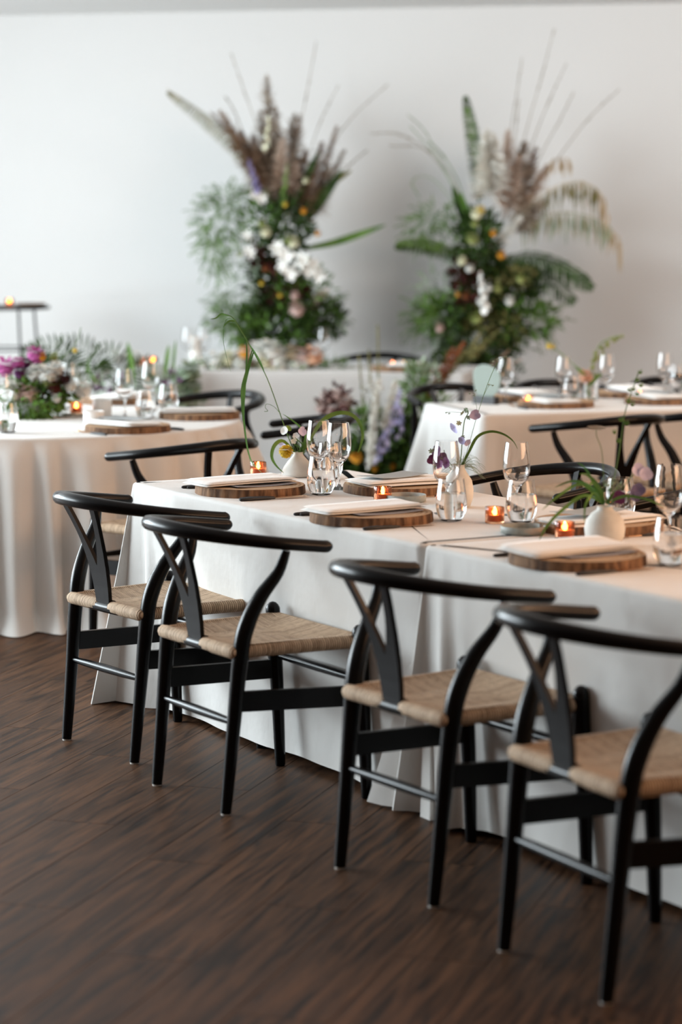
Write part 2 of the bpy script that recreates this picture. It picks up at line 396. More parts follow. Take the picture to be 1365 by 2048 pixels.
CH = [
 ((-.7105, 7.084), -.948, 'black wishbone chair at the far left end of the front row'),
 ((-.4066, 6.4814), -1.0214, 'second black wishbone chair of the front row, its curved rail overlapping the leftmost front chair'),
 ((.1043, 5.6114), -.9998, 'third black wishbone chair of the front row, standing where the two cloths meet'),
 ((.4398, 4.9278), -1.093, 'nearest black wishbone chair, cut off by the right edge of the photo'),
 ((-.46, 8.83), math.radians(45), 'black wishbone chair between the round table and the corner of the long table'),
 ((-.03, 9.97), math.radians(88), 'black wishbone chair facing the round table, two arms seen behind the yellow flower vase'),
 ((-.50, 11.25), math.radians(135), 'black wishbone chair on the far right side of the round table behind the tumblers'),
 ((.76, 7.86), math.radians(120), 'black wishbone chair on the far side of the long table behind the lit votive'),
 ((1.22, 7.18), math.radians(120), 'black wishbone chair across the long table, mostly behind the round white vase'),
 ((1.16, 9.96), math.radians(36), 'black wishbone chair with its Y splat in full view at the right table'),
 ((1.63, 10.35), math.radians(36), 'black wishbone chair at the right edge, its rail tip touching the full Y splat chair'),
 ((.53, 11.72), math.radians(200), 'black wishbone chair behind the left end of the right table by the sage sign'),
 ((1.04, 12.02), math.radians(200), 'black wishbone chair behind the right table, between the two middle wine glasses'),
 ((1.64, 12.24), math.radians(200), 'black wishbone chair farthest right behind the right table'),
 ((.24, 14.45), math.radians(176), 'black wishbone chair behind the small back table with the flower garland'),
]
chair0 = None
for (loc, rz, lab) in CH:
    if chair0 is None:
        chair0 = make_chair(lab); chair0.location = (*loc, 0); chair0.rotation_euler = (0, 0, rz)
    else: again(chair0, (*loc, 0), rz, lab)

# ------------------------------------------------------------------ tablecloths
P0 = P(259, 964); DU = Vector((.50324, -.86414, 0)); DV = Vector((.86414, .50324, 0))
def TU(u, v, z=.728): return Vector((P0.x, P0.y, 0)) + DU * u + DV * v + Vector((0, 0, z))
def cloth_mesh(outline, zt, off, hem, rings=16, r=.012):
    mb = MB(); N = len(outline); k = 0
    levels = []
    ctr = sum((Vector((p[0], p[1], 0)) for p in outline), Vector()) / N
    def ring(fn): mb.v.extend(tuple(fn(*o)) for o in outline)
    ring(lambda x, y, nx, ny, s: (x - nx * .05, y - ny * .05, zt))
    ring(lambda x, y, nx, ny, s: (x - nx * r, y - ny * r, zt))
    for a in (pi / 8, pi / 4, 3 * pi / 8): ring(lambda x, y, nx, ny, s: (x - nx * r * (1 - sin(a)), y - ny * r * (1 - sin(a)), zt - r * (1 - cos(a))))
    for i in range(rings + 1):
        t = i / rings
        def fn(x, y, nx, ny, s):
            hz = hem(s); z = zt - r - (zt - r - hz) * t; o = off(s, t)
            if isinstance(o, tuple): return (x + nx * o[0] + o[1], y + ny * o[0] + o[2], z)
            return (x + nx * o, y + ny * o, z)
        ring(fn)
    R = 5 + rings + 1
    for i in range(R - 1):
        for j in range(N):
            a = i * N + j; b = i * N + (j + 1) % N; mb.f.append((a, b, b + N, a + N)[::-1])
    mb.f.append(tuple(range(N)))
    return mb
def rect_outline(L, W, rc=.03, step=.0125):
    out = []; s = 0
    segs = [((rc, 0), (L - rc, 0), (0, -1)), ((L, rc), (L, W - rc), (1, 0)), ((L - rc, W), (rc, W), (0, 1)), ((0, W - rc), (0, rc), (-1, 0))]
    for q, (a, b, n) in enumerate(segs):
        ln = sqrt((b[0] - a[0]) ** 2 + (b[1] - a[1]) ** 2); k = int(ln / step)
        for i in range(k): f = i / k; out.append((a[0] + (b[0] - a[0]) * f, a[1] + (b[1] - a[1]) * f, n[0], n[1], (q, ln * f, ln)))
        n2 = segs[(q + 1) % 4][2]; cx = b[0] - n[0] * rc; cyy = b[1] - n[1] * rc
        for i in range(8):
            f = i / 8 * pi / 2; nx = n[0] * cos(f) + n2[0] * sin(f); ny = n[1] * cos(f) + n2[1] * sin(f)
            out.append((cx + nx * rc, cyy + ny * rc, nx, ny, (q, ln + .0001, ln)))
    return out
def rect_cloth(label, cat_group, L, W, zt, frame, lean, flare, seed, mt='linen', hemz=.018, folds=()):
    """frame maps local (x, y, z) to world; lean = how far each side's hem swings out; flare = spread of each corner."""
    rr = random.Random(seed); ph = [rr.uniform(0, 6.28) for _ in range(12)]
    def off(s, t):
        q, d, ln = s; c0, c1 = flare[(q + 3) % 4], flare[q]; da, db = d, ln - d
        e = lean[q] * t
        e += .006 * t * sin(d * 9 + ph[q]) + .004 * t * sin(d * 21 + ph[q + 4])
        for dd, c in ((da, c0), (db, c1)):
            e += c * t ** 1.15 * exp(-(dd / .075) ** 2) + c * .32 * t ** .9 * exp(-(dd / .17) ** 2) * cos(dd * 52)
        return e
    off0 = off
    def off(s, t):
        q, d, ln = s; e = off0(s, t); X = Yy = 0
        for (c, sg, wd, dx, dy, pw) in folds:      # c: corner between side c-1 and side c; sg: where along the edge, from that corner
            if q == c: g = d
            elif q == (c + 3) % 4: g = d - ln
            else: continue
            k = exp(-((g - sg) / wd) ** 2) * t ** pw; X += dx * k; Yy += dy * k
        return (e, X, Yy)
    def hem(s):
        q, d, ln = s; m = min(d, ln - d); return hemz * (1 - exp(-(m / .12) ** 2)) + .004 + .004 * sin(d * 5 + ph[q + 2])
    mb = cloth_mesh(rect_outline(L, W), zt, off, hem)
    mb.v = [tuple(frame(Vector(v))) for v in mb.v]
    o = mb.build('tablecloth', mt); return tag(o, label, 'tablecloth', cat_group)
G = 'linen tablecloths'
rect_cloth('oatmeal linen cloth on the farther half of the long table, its corner at left', G, 1.742, .80, .728, lambda v: TU(v.x, v.y, v.z), (-.055, 0, .03, .03), (0, .0, .10, .0), 3, folds=((0, -.01, .055, -.135, -.065, 1.05), (0, .085, .020, -.035, -.045, 1.2), (0, .05, .018, .03, .03, 1.2), (0, -.13, .04, -.04, .02, 1.2)))
rect_cloth('oatmeal linen cloth on the nearer half of the long table, bunched at its corner', G, 1.80, .80, .7285, lambda v: TU(v.x + 1.745, v.y, v.z), (-.05, 0, .03, .0), (.05, .05, .10, .0), 11, folds=((0, -.030, .028, -.25, -.075, 1.1), (0, .012, .020, -.10, .02, 1.1), (0, .065, .030, .02, -.085, 1.1), (0, -.10, .03, -.20, .05, 1.1), (0, .14, .04, 0, -.03, 1.2)))
# right table
Q0 = Vector((.60, 10.42, 0)); QE = Vector((.945, .327, 0)).normalized(); QM = Vector((-QE.y, QE.x, 0))
def TQ(u, v, z=.728): return Q0 + QE * u + QM * v + Vector((0, 0, z))
rect_cloth('oatmeal linen cloth on the right table, pale pleated left end', G, 2.5, .70, .728, lambda v: TQ(v.x, v.y, v.z), (-.02, .02, .03, .02), (.0, .06, .09, .06), 21, folds=((0, .0, .03, -.05, -.08, 1.1), (0, -.09, .022, -.06, 0, 1.1), (0, -.17, .022, -.05, 0, 1.2), (0, .08, .025, 0, -.05, 1.2), (3, .0, .05, -.08, .02, 1.1)))
# small back table
B_ = Vector((-.90, 13.47, 0)); BE = Vector((1.0, -.17, 0)).normalized(); BM = Vector((-BE.y, BE.x, 0))
def TB(u, v, z=.728): return B_ + BE * u + BM * v + Vector((0, 0, z))
rect_cloth('shaded grey linen cloth on the small back table below the wall flowers', G, 1.60, .72, .728, lambda v: TB(v.x, v.y, v.z), (.01, .01, .02, .01), (.10, .06, .06, .10), 31, 'linen_shaded')
# round table
RC = Vector((-1.33, 10.17, 0)); RR = .915
rr = random.Random(5); waves = [(n, rr.uniform(0, 6.28), a) for n, a in ((19, .030), (13, .022), (27, .014), (7, .014))]
NP = 40; pk = sorted(2 * pi * (k + rr.uniform(-.32, .32)) / NP for k in range(NP)); ph_ = [rr.uniform(.55, 1.3) for _ in range(NP)]; ps_ = [rr.uniform(-.03, .03) for _ in range(NP)]
def roff(s, t):
    s %= 2 * pi; k = max([i for i in range(NP) if pk[i] <= s], default=NP - 1); a0 = pk[k]; a1 = pk[(k + 1) % NP]
    w_ = (a1 - a0) % (2 * pi); f = ((s - a0) % (2 * pi)) / w_; h = ph_[k] * (w_ / (2 * pi / NP)) ** .5
    bulge = sin(pi * f) ** 1.4; d = t ** .6 * .05 + t ** .6 * h * .14 * bulge + .05 * max(0, t - .93) / .07; sw = ps_[k] * t * sin(pi * f)
    return (d, -sin(s) * sw, cos(s) * sw)
N = 640
out = [(RR * cos(2 * pi * i / N), RR * sin(2 * pi * i / N), cos(2 * pi * i / N), sin(2 * pi * i / N), 2 * pi * i / N) for i in range(N)]
mb = cloth_mesh(out, .728, roff, lambda s: .004, 20); o = mb.build('tablecloth', 'linen'); o.location = RC
tag(o, 'oatmeal linen cloth falling in deep pleats to the floor from the round left table', 'tablecloth', G)

# ------------------------------------------------------------------ tableware
def make_board(label, seed):
    r_ = random.Random(seed); ph = [r_.uniform(0, 6.28) for _ in range(5)]
    def rad(a): return .168 * (1 + .018 * sin(2 * a + ph[0]) + .012 * sin(3 * a + ph[1]) + .006 * sin(7 * a + ph[2]))
    t = thing('wood_slice', label, 'charger', group='live edge wood slices')
    n = 72; H = .026; top = MB(); bark = MB()
    for z, k in ((0, 1), (.002, 1.0), (H - .003, .992), (H - .0005, .982)):
        for j in range(n):
            a = 2 * pi * j / n; q = rad(a) * k * (1 + (.007 * sin(31 * a + ph[3]) if 0 < z < H - .001 else 0)); bark.v.append((q * cos(a), q * sin(a), z))
    for i in range(3):
        for j in range(n): a = i * n + j; b = i * n + (j + 1) % n; bark.f.append((a, b, b + n, a + n))
    for z, k in ((H - .004, .96), (H, .984)):
        for j in range(n): a = 2 * pi * j / n; top.v.append((rad(a) * k * cos(a), rad(a) * k * sin(a), z))
    for j in range(n): top.f.append((j, (j + 1) % n, n + (j + 1) % n, n + j))
    top.f.append(tuple(range(n, 2 * n)))
    bark.f.append(tuple(range(n))[::-1])
    top.build('sawn_face', 'slice', t, False); bark.build('bark_edge', 'bark', t, True); return t
def napkin_mesh(L, W, seed, th=.0055):
    """two soft folded layers, longer than wide, long way along local y"""
    r_ = random.Random(seed); ph = [r_.uniform(0, 6.28) for _ in range(6)]; mb = MB(); NX, NY = 10, 18
    for lay in (0, 1):
        sh = .006 * lay; k = len(mb.v)
        def top(x, y):
            e = min((W / 2 - abs(x)) / .008, (L / 2 - abs(y)) / .008, 1); e = max(e, 0)
            return sqrt(e) * th, .0025 * sin(9 * y + ph[0]) + .002 * sin(14 * x + ph[1]) + .006 * max(0, -x / W) * (lay + .2)
        for sg in (1, 0):
            for j in range(NY + 1):
                for i in range(NX + 1):
                    x = W * (-.5 + i / NX); y = L * (-.5 + j / NY)
                    if i == 1: x = -W / 2 + .004
                    if i == NX - 1: x = W / 2 - .004
                    hgt, wv = top(x, y); z = lay * th * 1.1 + .003 + wv + (hgt if sg else 0)
                    mb.v.append((x * (1 - .05 * lay) + .004 * lay, y + sh, z))
        M1 = (NX + 1) * (NY + 1)
        for j in range(NY):
            for i in range(NX):
                a = k + j * (NX + 1) + i; mb.f.append((a, a + 1, a + NX + 2, a + NX + 1)); mb.f.append((a + M1, a + M1 + NX + 1, a + M1 + NX + 2, a + M1 + 1))
    return mb
NAPG = 'folded white napkins'
def napkin(loc, rz, label, L=.30, W=.165, seed=1):
    o = napkin_mesh(L, W, seed).build('napkin', 'linen_white'); o.location = loc; o.rotation_euler = (0, 0, rz); return tag(o, label, 'napkin', NAPG)
def card(loc, rz, label, L=.20, W=.10, m='card', tilt=0):
    mb = MB(); th = .0012; n = 8
    for i in range(n + 1):
        y = L * (-.5 + i / n); z = .004 * (2 * i / n - 1) ** 2
        mb.v += [(-W / 2, y, z), (W / 2, y, z), (W / 2, y, z + th), (-W / 2, y, z + th)]
    for i in range(n):
        a = 4 * i
        for j in range(4): mb.f.append((a + j, a + (j + 1) % 4, a + 4 + (j + 1) % 4, a + 4 + j))
    mb.f += [(3, 2, 1, 0), (4 * n, 4 * n + 1, 4 * n + 2, 4 * n + 3)]
    o = mb.build('menu_card', m, None, False); o.location = loc; o.rotation_euler = (tilt, 0, rz); return tag(o, label, 'menu', 'grey menu cards')
def make_fork(label):
    t = thing('fork', label, 'fork', group='gold forks with black handles')
    MB().tube([(0, 0, .0045), (0, .03, .005), (0, .085, .0045), (0, .105, .004)], [.0066, .0078, .006, .0035], 8, flat=(1, .7), round_ends=True).build('handle', 'black_handle', t)
    g = MB(); g.tube([(0, .105, .004), (0, .14, .004), (0, .152, .005)], [.0028, .0024, .006], 8, flat=(1, .5))
    g.tube([(0, .150, .005), (0, .165, .006), (0, .172, .007)], [.007, .0105, .0105], 8, flat=(1, .18))
    for x in (-.0085, -.0028, .0028, .0085): g.tube([(x, .170, .007), (x, .195, .009), (x, .212, .008)], [.0018, .0016, .0008], 6)
    g.build('tines', 'gold', t); return t
def make_knife(label):
    t = thing('knife', label, 'knife', group='gold knives with black handles')
    MB().tube([(0, 0, .0045), (0, .03, .005), (0, .085, .0045), (0, .11, .004)], [.007, .0082, .0064, .004], 8, flat=(1, .7), round_ends=True).build('handle', 'black_handle', t)
    MB().tube([(0, .108, .004), (.001, .13, .004), (.002, .18, .004), (.001, .212, .004), (-.003, .228, .004)], [.0045, .008, .0092, .007, .0012], 8, flat=(1, .16)).build('blade', 'gold', t); return t
PRO = {}
def put(kind, loc, rz, label, maker, *a):
    if kind not in PRO: o = PRO[kind] = maker(label, *a); o.location = loc; o.rotation_euler = (0, 0, rz); return o
    return again(PRO[kind], loc, rz, label)
RZF = atan2(DV.y, DV.x) - pi / 2            # a diner on the front side looks along DV
def setting(where, ctr, rz, bs, cardtop=False, forks=2, knives=2, cutlery=True, ns=1, noff=0.0):
    c = Vector(ctr); X = Vector((cos(rz), sin(rz), 0)); Y = Vector((-sin(rz), cos(rz), 0))
    put('board%d' % bs, c, rz, 'round bark-edged wood slice ' + where, make_board, bs)
    zt = Vector((0, 0, .0265))
    if not cardtop: card(c + zt + X * .045 + Y * .01, rz + .05, 'slate menu card under the napkin ' + where, .21, .10, 'card_dark')
    napkin(c + zt + Vector((0, 0, .0025 if not cardtop else 0)) + X * (-.025) + Y * noff, rz + rnd.uniform(-.06, .06), 'folded white napkin on the wood slice ' + where, .31, .17, ns)
    if cardtop: card(c + zt + Vector((0, 0, .0215)) + X * .01 + Y * .02, rz + .25, 'blue-grey menu card on the napkin ' + where, .20, .11)
    if not cutlery: return
    for i in range(forks): put('fork', c + X * (-.185 - .016 * i) + Y * (-.115 - .012 * i), rz + .03 * i, ('inner' if i == 0 else 'outer') + ' gold fork with black handle ' + where, make_fork)
    for i in range(knives): put('knife', c + X * (.178 + .018 * i) + Y * (-.125 - .008 * i), rz - .04 * i, ('inner' if i == 0 else 'outer') + ' gold knife with black handle ' + where, make_knife)
setting('at the leftmost front place of the long table', P(500, 985), RZF, 1, ns=1, noff=-.02)
setting('at the second front place of the long table', P(742, 1041), RZF, 2, ns=2, knives=1, noff=-.01)
setting('at the front place before the round white vase', P(1155, 1126), RZF, 3, ns=3, knives=1, forks=1, noff=-.01)
setting('across the long table behind the lit votive', P(800, 983), RZF + pi, 2, True, ns=4, forks=1, knives=1)
setting('across the long table behind the round vase', P(1195, 1059), RZF + pi, 1, True, ns=5, forks=1, knives=1)
RQ = atan2(QM.y, QM.x) - pi / 2
setting('at the left near place of the right table', P(1112, 813), RQ, 3, True, ns=6, forks=1, knives=0)
setting('on the right table at the photo edge', P(1325, 806), RQ, 1, True, ns=7, cutlery=False)
setting('on the right table beside the sage sign', P(1045, 800), RQ + pi, 2, False, ns=8, cutlery=False)
setting('on the right table behind the peach flower', P(1262, 793), RQ + pi, 3, False, ns=9, cutlery=False)
def rset(px, py, where, bs, top, ns, **k):
    c = P(px, py); d = (RC - c); d.z = 0; setting(where, c, atan2(d.y, d.x) - pi / 2, bs, top, ns=ns, **k)
rset(255, 862, 'at the front of the round table', 3, True, 10, forks=1, knives=1)
rset(398, 836, 'at the right side of the round table', 2, False, 11, forks=0, knives=1)
rset(235, 806, 'on the round table behind the white cups', 1, False, 12, cutlery=False)
c = TB(1.22, .20); setting('on the back table beside two orange votives', c, RQ * 0 + pi - .17, 2, False, ns=13, cutlery=False)

def make_tumbler(label, water=True):
    t = thing('water_tumbler', label, 'glass', group='clear stemless tumblers')
    o_ = [(.0, 0), (.024, 0), (.029, .003), (.036, .014), (.0415, .030), (.0435, .046), (.0425, .064), (.0395, .086), (.0365, .106), (.0350, .118)]
    i_ = [(.0338, .1182), (.0352, .106), (.0382, .086), (.0412, .064), (.0422, .046), (.0400, .031), (.0340, .017), (.026, .009), (.0, .007)]
    MB().lathe(sum([[p] for p in o_[1:] + i_[:-1]], []), 40).build('glass_body', 'glass', t)
    if water:
        MB().lathe([(.0264, .0086), (.0346, .0168), (.0405, .031), (.0426, .046), (.0417, .064), (.0397, .078)], 40).build('water', 'water', t)
    return t
def make_wine(label):
    t = thing('wine_glass', label, 'glass', group='clear wine glasses')
    p = [(.036, 0), (.0362, .0015), (.020, .004), (.008, .008), (.0042, .018), (.0036, .045), (.0040, .068), (.009, .078), (.022, .088), (.0325, .102), (.0382, .122), (.0390, .140), (.0370, .165), (.0335, .190), (.0315, .206),
         (.0304, .2062), (.0324, .190), (.0359, .165), (.0379, .140), (.0371, .122), (.0314, .1035), (.021, .0905), (.008, .082)]
    MB().lathe(p, 40).build('glass_body', 'glass', t); return t
def make_votive(label):
    t = thing('votive_holder', label, 'candle holder', group='ribbed amber glass votives')
    MB().lathe([(.0245, 0), (.026, .002), (.026, .043), (.0252, .045), (.0236, .0448), (.0236, .006)], 96, rib=(24, .018)).build('ribbed_glass', 'amber', t)
    cnd = MB().lathe([(.021, .007), (.021, .022), (.019, .0235), (.004, .0225)], 24).build('candle', 'wax', t)
    MB().lathe([(.001, .020), (.0055, .025), (.0072, .030), (.0045, .037), (.0008, .045)], 12).build('flame', 'flame', cnd); return t
TG = [((643, 990), 'water-filled tumbler beside the leftmost board on the long table'), ((660, 958), 'tumbler behind the pair of wine glasses on the long table'),
      ((903, 1042), 'water-filled tumbler in front of the purple flower vase'), ((1043, 1045), 'tumbler standing right of the lit votive in the middle of the long table'),
      ((1342, 1131), 'tumbler cut by the right edge of the photo, nearest the camera'), ((292, 838), 'tumbler in front of the wine glass on the round table'),
      ((337, 822), 'tumbler farther right on the round table'), ((16, 866), 'tumbler at the left edge of the photo on the round table'),
      ((1144, 803), 'tumbler beside the peach flower vase on the right table'), ((1240, 1040), 'tumbler just behind the round white vase'), ((1356, 778), 'tumbler at the far right of the right table')]
for p, lab in TG: put('tumbler', P(*p), rnd.uniform(0, 6), lab, make_tumbler)
WG = [((638, 972), 'left of the two wine glasses behind the water tumbler'), ((678, 978), 'right of the two wine glasses behind the water tumbler'),
      ((893, 1027), 'wine glass overlapping the purple flowers on the long table'), ((1033, 1030), 'wine glass behind the tumbler in the middle of the long table'),
      ((1338, 1090), 'wine glass near the right edge of the photo on the long table'), ((250, 836), 'left wine glass beside the white cups on the round table'),
      ((302, 818), 'taller-standing wine glass behind the tumbler on the round table'), ((140, 820), 'wine glass beside the flower bowl on the round table'), ((8, 850), 'wine glass at the left edge on the round table'),
      ((1012, 806), 'leftmost wine glass on the right table near the sage sign'), ((1128, 803), 'wine glass left of the peach flower on the right table'), ((1214, 796), 'wine glass right of the peach flower on the right table'), ((1330, 794), 'rightmost wine glass on the right table'),
      ((648, 727), 'wine glass at the right end of the garland on the back table'), ((377, 728), 'left wine glass at the left end of the back table'), ((407, 727), 'wine glass between white candle and garland on the back table')]
for p, lab in WG: put('wine', P(*p), rnd.uniform(0, 6), lab, make_wine)
VG = [((517, 951), 'amber ribbed votive on the far left of the long table under drooping grass'), ((766, 1003), 'lit amber votive beside the small grey dish on the long table'),
      ((990, 1046), 'lit amber votive alone in the middle of the long table'), ((1130, 1077), 'lit dark amber votive left of the round white vase'), ((153, 832), 'lit amber votive on the grey dish of the round table'),
      ((786, 739), 'left orange votive of the pair on the back table'), ((809, 739), 'right orange votive of the pair on the back table'), ((1057, 812), 'amber votive at the left board of the right table'), ((1281, 801), 'amber votive beside the right board of the right table')]
for p, lab in VG: put('votive', P(*p) + Vector((0, 0, .012 if p[0] == 153 else 0)), 0, lab, make_votive)
def dish(px, py, label):
    o = MB().lathe([(.054, 0), (.060, .003), (.061, .020), (.0595, .0215), (.0575, .020), (.056, .007), (.01, .006)], 48).build('dish', 'dish'); o.location = P(px, py); tag(o, label, 'dish', 'small grey dishes')
dish(812, 1003, 'shallow grey stoneware dish right of the lit votive'); dish(1047, 1067, 'shallow grey stoneware dish left of the dark lit votive by the round vase')
o = MB().lathe([(.054, 0), (.060, .003), (.061, .010), (.0595, .0112), (.0575, .011), (.02, .011)], 48).build('dish', 'dish'); o.location = P(150, 832); tag(o, 'flat grey dish under the votive on the round table', 'dish', 'small grey dishes')
for p, lab in (((188, 858), 'white ceramic cup in front of the other cup on the round table'), ((205, 832), 'white ceramic cup farther back on the round table')):
    o = MB().lathe([(.036, 0), (.040, .003), (.041, .070), (.039, .0715), (.0375, .070), (.036, .008), (.01, .007)], 36).build('white_cup', 'white_ceramic'); o.location = P(*p); tag(o, lab, 'cup', 'white ceramic cups')

# ------------------------------------------------------------------ plants
def bez(p0, p1, p2, n=8): 
    p0, p1, p2 = Vector(p0), Vector(p1), Vector(p2); return [p0 * (1 - t) ** 2 + p1 * 2 * t * (1 - t) + p2 * t * t for t in (i / n for i in range(n + 1))]
def rv(s=1.0): return Vector((rnd.uniform(-s, s), rnd.uniform(-s, s), rnd.uniform(-s, s)))
def grass_w(w): return lambda t: max(w * min(1, .35 + t * 3) * (1 - t) ** .55, .0003)
def leaf_w(w): return lambda t: max(w * sin(pi * min(1, .04 + .96 * t)) ** .8, .0003)
def hairs(mb, path, length, n, w=.0016, droop=.5, spread=1.0, t0=.0, shape=None):
    L = len(path) - 1
    for _ in range(n):
        t = t0 + (1 - t0) * rnd.random(); f = t * L; i = min(int(f), L - 1); p = path[i].lerp(path[i + 1], f - i); d = (path[i + 1] - path[i]).normalized()
        q = (d * rnd.uniform(.7, 1.3) + rv(spread)).normalized(); ln = length * rnd.uniform(.5, 1.1) * (shape(t) if shape else (1.15 - .75 * t))
        e = p + q * ln + Vector((0, 0, -droop * ln * rnd.random())); sd = q.cross(rv()).normalized() * w
        mb.add([p - sd, p + sd, p.lerp(e, .6) + sd * .8 + Vector((0, 0, .1 * ln * droop)), e], [(0, 1, 2), (0, 2, 3)])
def frond(mb, path, ll, n, w=.006, droop=.35, lean=.6, side=None, t0=.12):
    L = len(path) - 1; mb.tube(path, lerps([.004, .0012], L), 5)
    for k in range(n):
        t = t0 + (1 - t0) * k / (n - 1); f = t * L; i = min(int(f), L - 1); p = path[i].lerp(path[i + 1], f - i); d = (path[i + 1] - path[i]).normalized()
        sd = d.cross(Vector((0, -1, .25))).normalized() if side is None else (side - d * side.dot(d)).normalized()
        ln = ll * (sin(pi * (.12 + .83 * t)) ** .7)
        for sg in (-1, 1):
            q = (sd * sg + d * lean + rv(.10)).normalized(); e = p + q * ln; e.z -= droop * ln
            mid = p + q * ln * .5; mid.z -= droop * ln * .18
            mb.ribbon([p, p.lerp(mid, .5) + Vector((0, 0, .01 * ln)), mid, mid.lerp(e, .55), e], leaf_w(w), d + rv(.35), .3)
def petals(mb, c, nrm, r, n=5, cup=.3, w=.45):
    nrm = Vector(nrm).normalized(); a = nrm.cross(Vector((.3, .2, 1)));
    if a.length < .1: a = nrm.cross(Vector((1, 0, 0)))
    a.normalize(); b = nrm.cross(a); ph = rnd.uniform(0, 6)
    for k in range(n):
        th = ph + 2 * pi * k / n + rnd.uniform(-.15, .15); d = a * cos(th) + b * sin(th); s = nrm.cross(d); rr_ = r * rnd.uniform(.85, 1.1)
        mb.ribbon([c, c + d * rr_ * .35 + nrm * rr_ * cup * .25, c + d * rr_ * .75 + nrm * rr_ * cup * .6, c + d * rr_ + nrm * rr_ * cup * .7], [r * w * .25, r * w * .8, r * w, r * w * .35], s, .15)
def ball(mb, c, r, n=50, w=.35, squash=1.0):
    c = Vector(c)
    for k in range(n):
        z = 1 - 2 * (k + .5) / n; a = k * 2.39996; q = sqrt(max(0, 1 - z * z)); d = Vector((q * cos(a), q * sin(a), z * squash)).normalized()
        t = d.cross(Vector((0, 0, 1))); t = t.normalized() if t.length > .05 else Vector((1, 0, 0)); u = d.cross(t); tl = rnd.uniform(.75, 1.05)
        p = c + d * r * .45; e = c + d * r * tl; ww = r * w
        mb.add([p - t * ww * .6, p + t * ww * .6, e + t * ww + u * ww * .5, e + d * r * .08 + u * ww, e - t * ww + u * ww * .5], [(0, 1, 2, 3, 4)])
def spike(mb, path, r, n, per=5, cup=.2):
    L = len(path) - 1
    for k in range(n):
        t = k / (n - 1); f = t * L * .999; i = int(f); p = path[i].lerp(path[i + 1], f - i); d = (path[i + 1] - path[i]).normalized()
        a = d.cross(Vector((1, .3, .2))).normalized(); b = d.cross(a); th = k * 2.4; o = a * cos(th) + b * sin(th)
        petals(mb, p + o * r * .9 * (1.1 - .7 * t), o + d * .4, r * (1.1 - .6 * t), per, cup)
def bush(mb, c, rad, n, ll, w, shell=.35, updir=.3):
    c = Vector(c)
    for _ in range(n):
        d = rv().normalized(); k = shell + (1 - shell) * rnd.random() ** .5; p = c + Vector((d.x * rad[0], d.y * rad[1], d.z * rad[2])) * k
        q = (d + rv(.8) + Vector((0, 0, updir))).normalized(); ln = ll * rnd.uniform(.6, 1.3); s = q.cross(rv()).normalized() * w * rnd.uniform(.7, 1.2)
        m_ = p + q * ln * .45; mb.add([p, m_ + s, p + q * ln, m_ - s], [(0, 1, 2, 3)])
def spray(mb, p, d, ln, n, w):
    """feathery sprig: a thin stem with tiny needles"""
    p = Vector(p); d = Vector(d).normalized(); e = p + d * ln + Vector((0, 0, -.25 * ln)); path = bez(p, p + d * ln * .6, e, 6)
    mb.tube(path, .0012, 4, caps=False); hairs(mb, path, ln * .28, n, w, .2, 1.0)
def core_stems(mb, base, tops, r=.004):
    for t in tops: mb.tube(bez(base, base.lerp(t, .5) + rv(.03), t, 5), r, 5)

def put_part(mb, name, m, t, base, stuff=False, label=None):
    o = mb.build(name, m, t, True, base)
    if stuff: o['kind'] = 'stuff'
    if label: o['label'] = label
    return o
exec_plants = True
# ---- vase 1: low white bottle vase with yellow flower and arching grass (in focus)
def vase_mesh(kind):
    if kind == 1: prof = [(.044, 0), (.053, .004), (.0545, .012), (.048, .030), (.034, .050), (.021, .064), (.0155, .072), (.0155, .078), (.0175, .080), (.0145, .080), (.0125, .070), (.010, .060)]
    elif kind == 2: prof = [(.030, 0), (.040, .006), (.050, .025), (.0525, .045), (.048, .066), (.034, .084), (.021, .092), (.0195, .100), (.0215, .102), (.0175, .102), (.0155, .092), (.012, .085)]
    else: prof = [(.026, 0), (.034, .004), (.041, .025), (.043, .05), (.038, .078), (.024, .100), (.017, .112), (.0175, .122), (.0195, .124), (.0155, .124), (.0135, .112), (.010, .100)]
    return MB().lathe(prof, 40)
def strap(mb, pts, w, depth_side=None): mb.ribbon(smooth_path(pts, 4), lambda t: max(w * (min(1, .5 + 2 * t)) * (1 - t ** 3) ** .8, .0004), depth_side, .2)
V1 = P(597, 953); y = V1.y
t = thing('bud_vase_arrangement', 'low white bottle vase with yellow flower, sweet peas and tall arching grass', 'vase', V1, 0, 'white bud vases with flowers')
vase_mesh(1).build('vase', 'vase', t)
a = lambda px, py, dy=0: A(px, py, y + dy)
mb = MB()
for pts, r in (([(597, 912), (583, 890), (560, 826), (534, 755), (505, 700), (482, 660), (466, 636), (450, 628)], .0016), ([(600, 912), (592, 890), (578, 868)], .001), ([(600, 912), (604, 888), (603, 872)], .001), ([(598, 912), (582, 905), (574, 900)], .0015), ([(602, 912), (612, 892), (612, 876)], .001), ([(596, 912), (588, 900), (590, 884)], .001),
               ([(562, 828), (548, 813), (534, 808), (531, 815), (536, 822), (529, 823)], .0008)):
    mb.tube(smooth_path([a(p[0], p[1], .004 * i) for i, p in enumerate(pts)], 4), r, 6)
put_part(mb, 'stems', 'stem_green', t, V1)
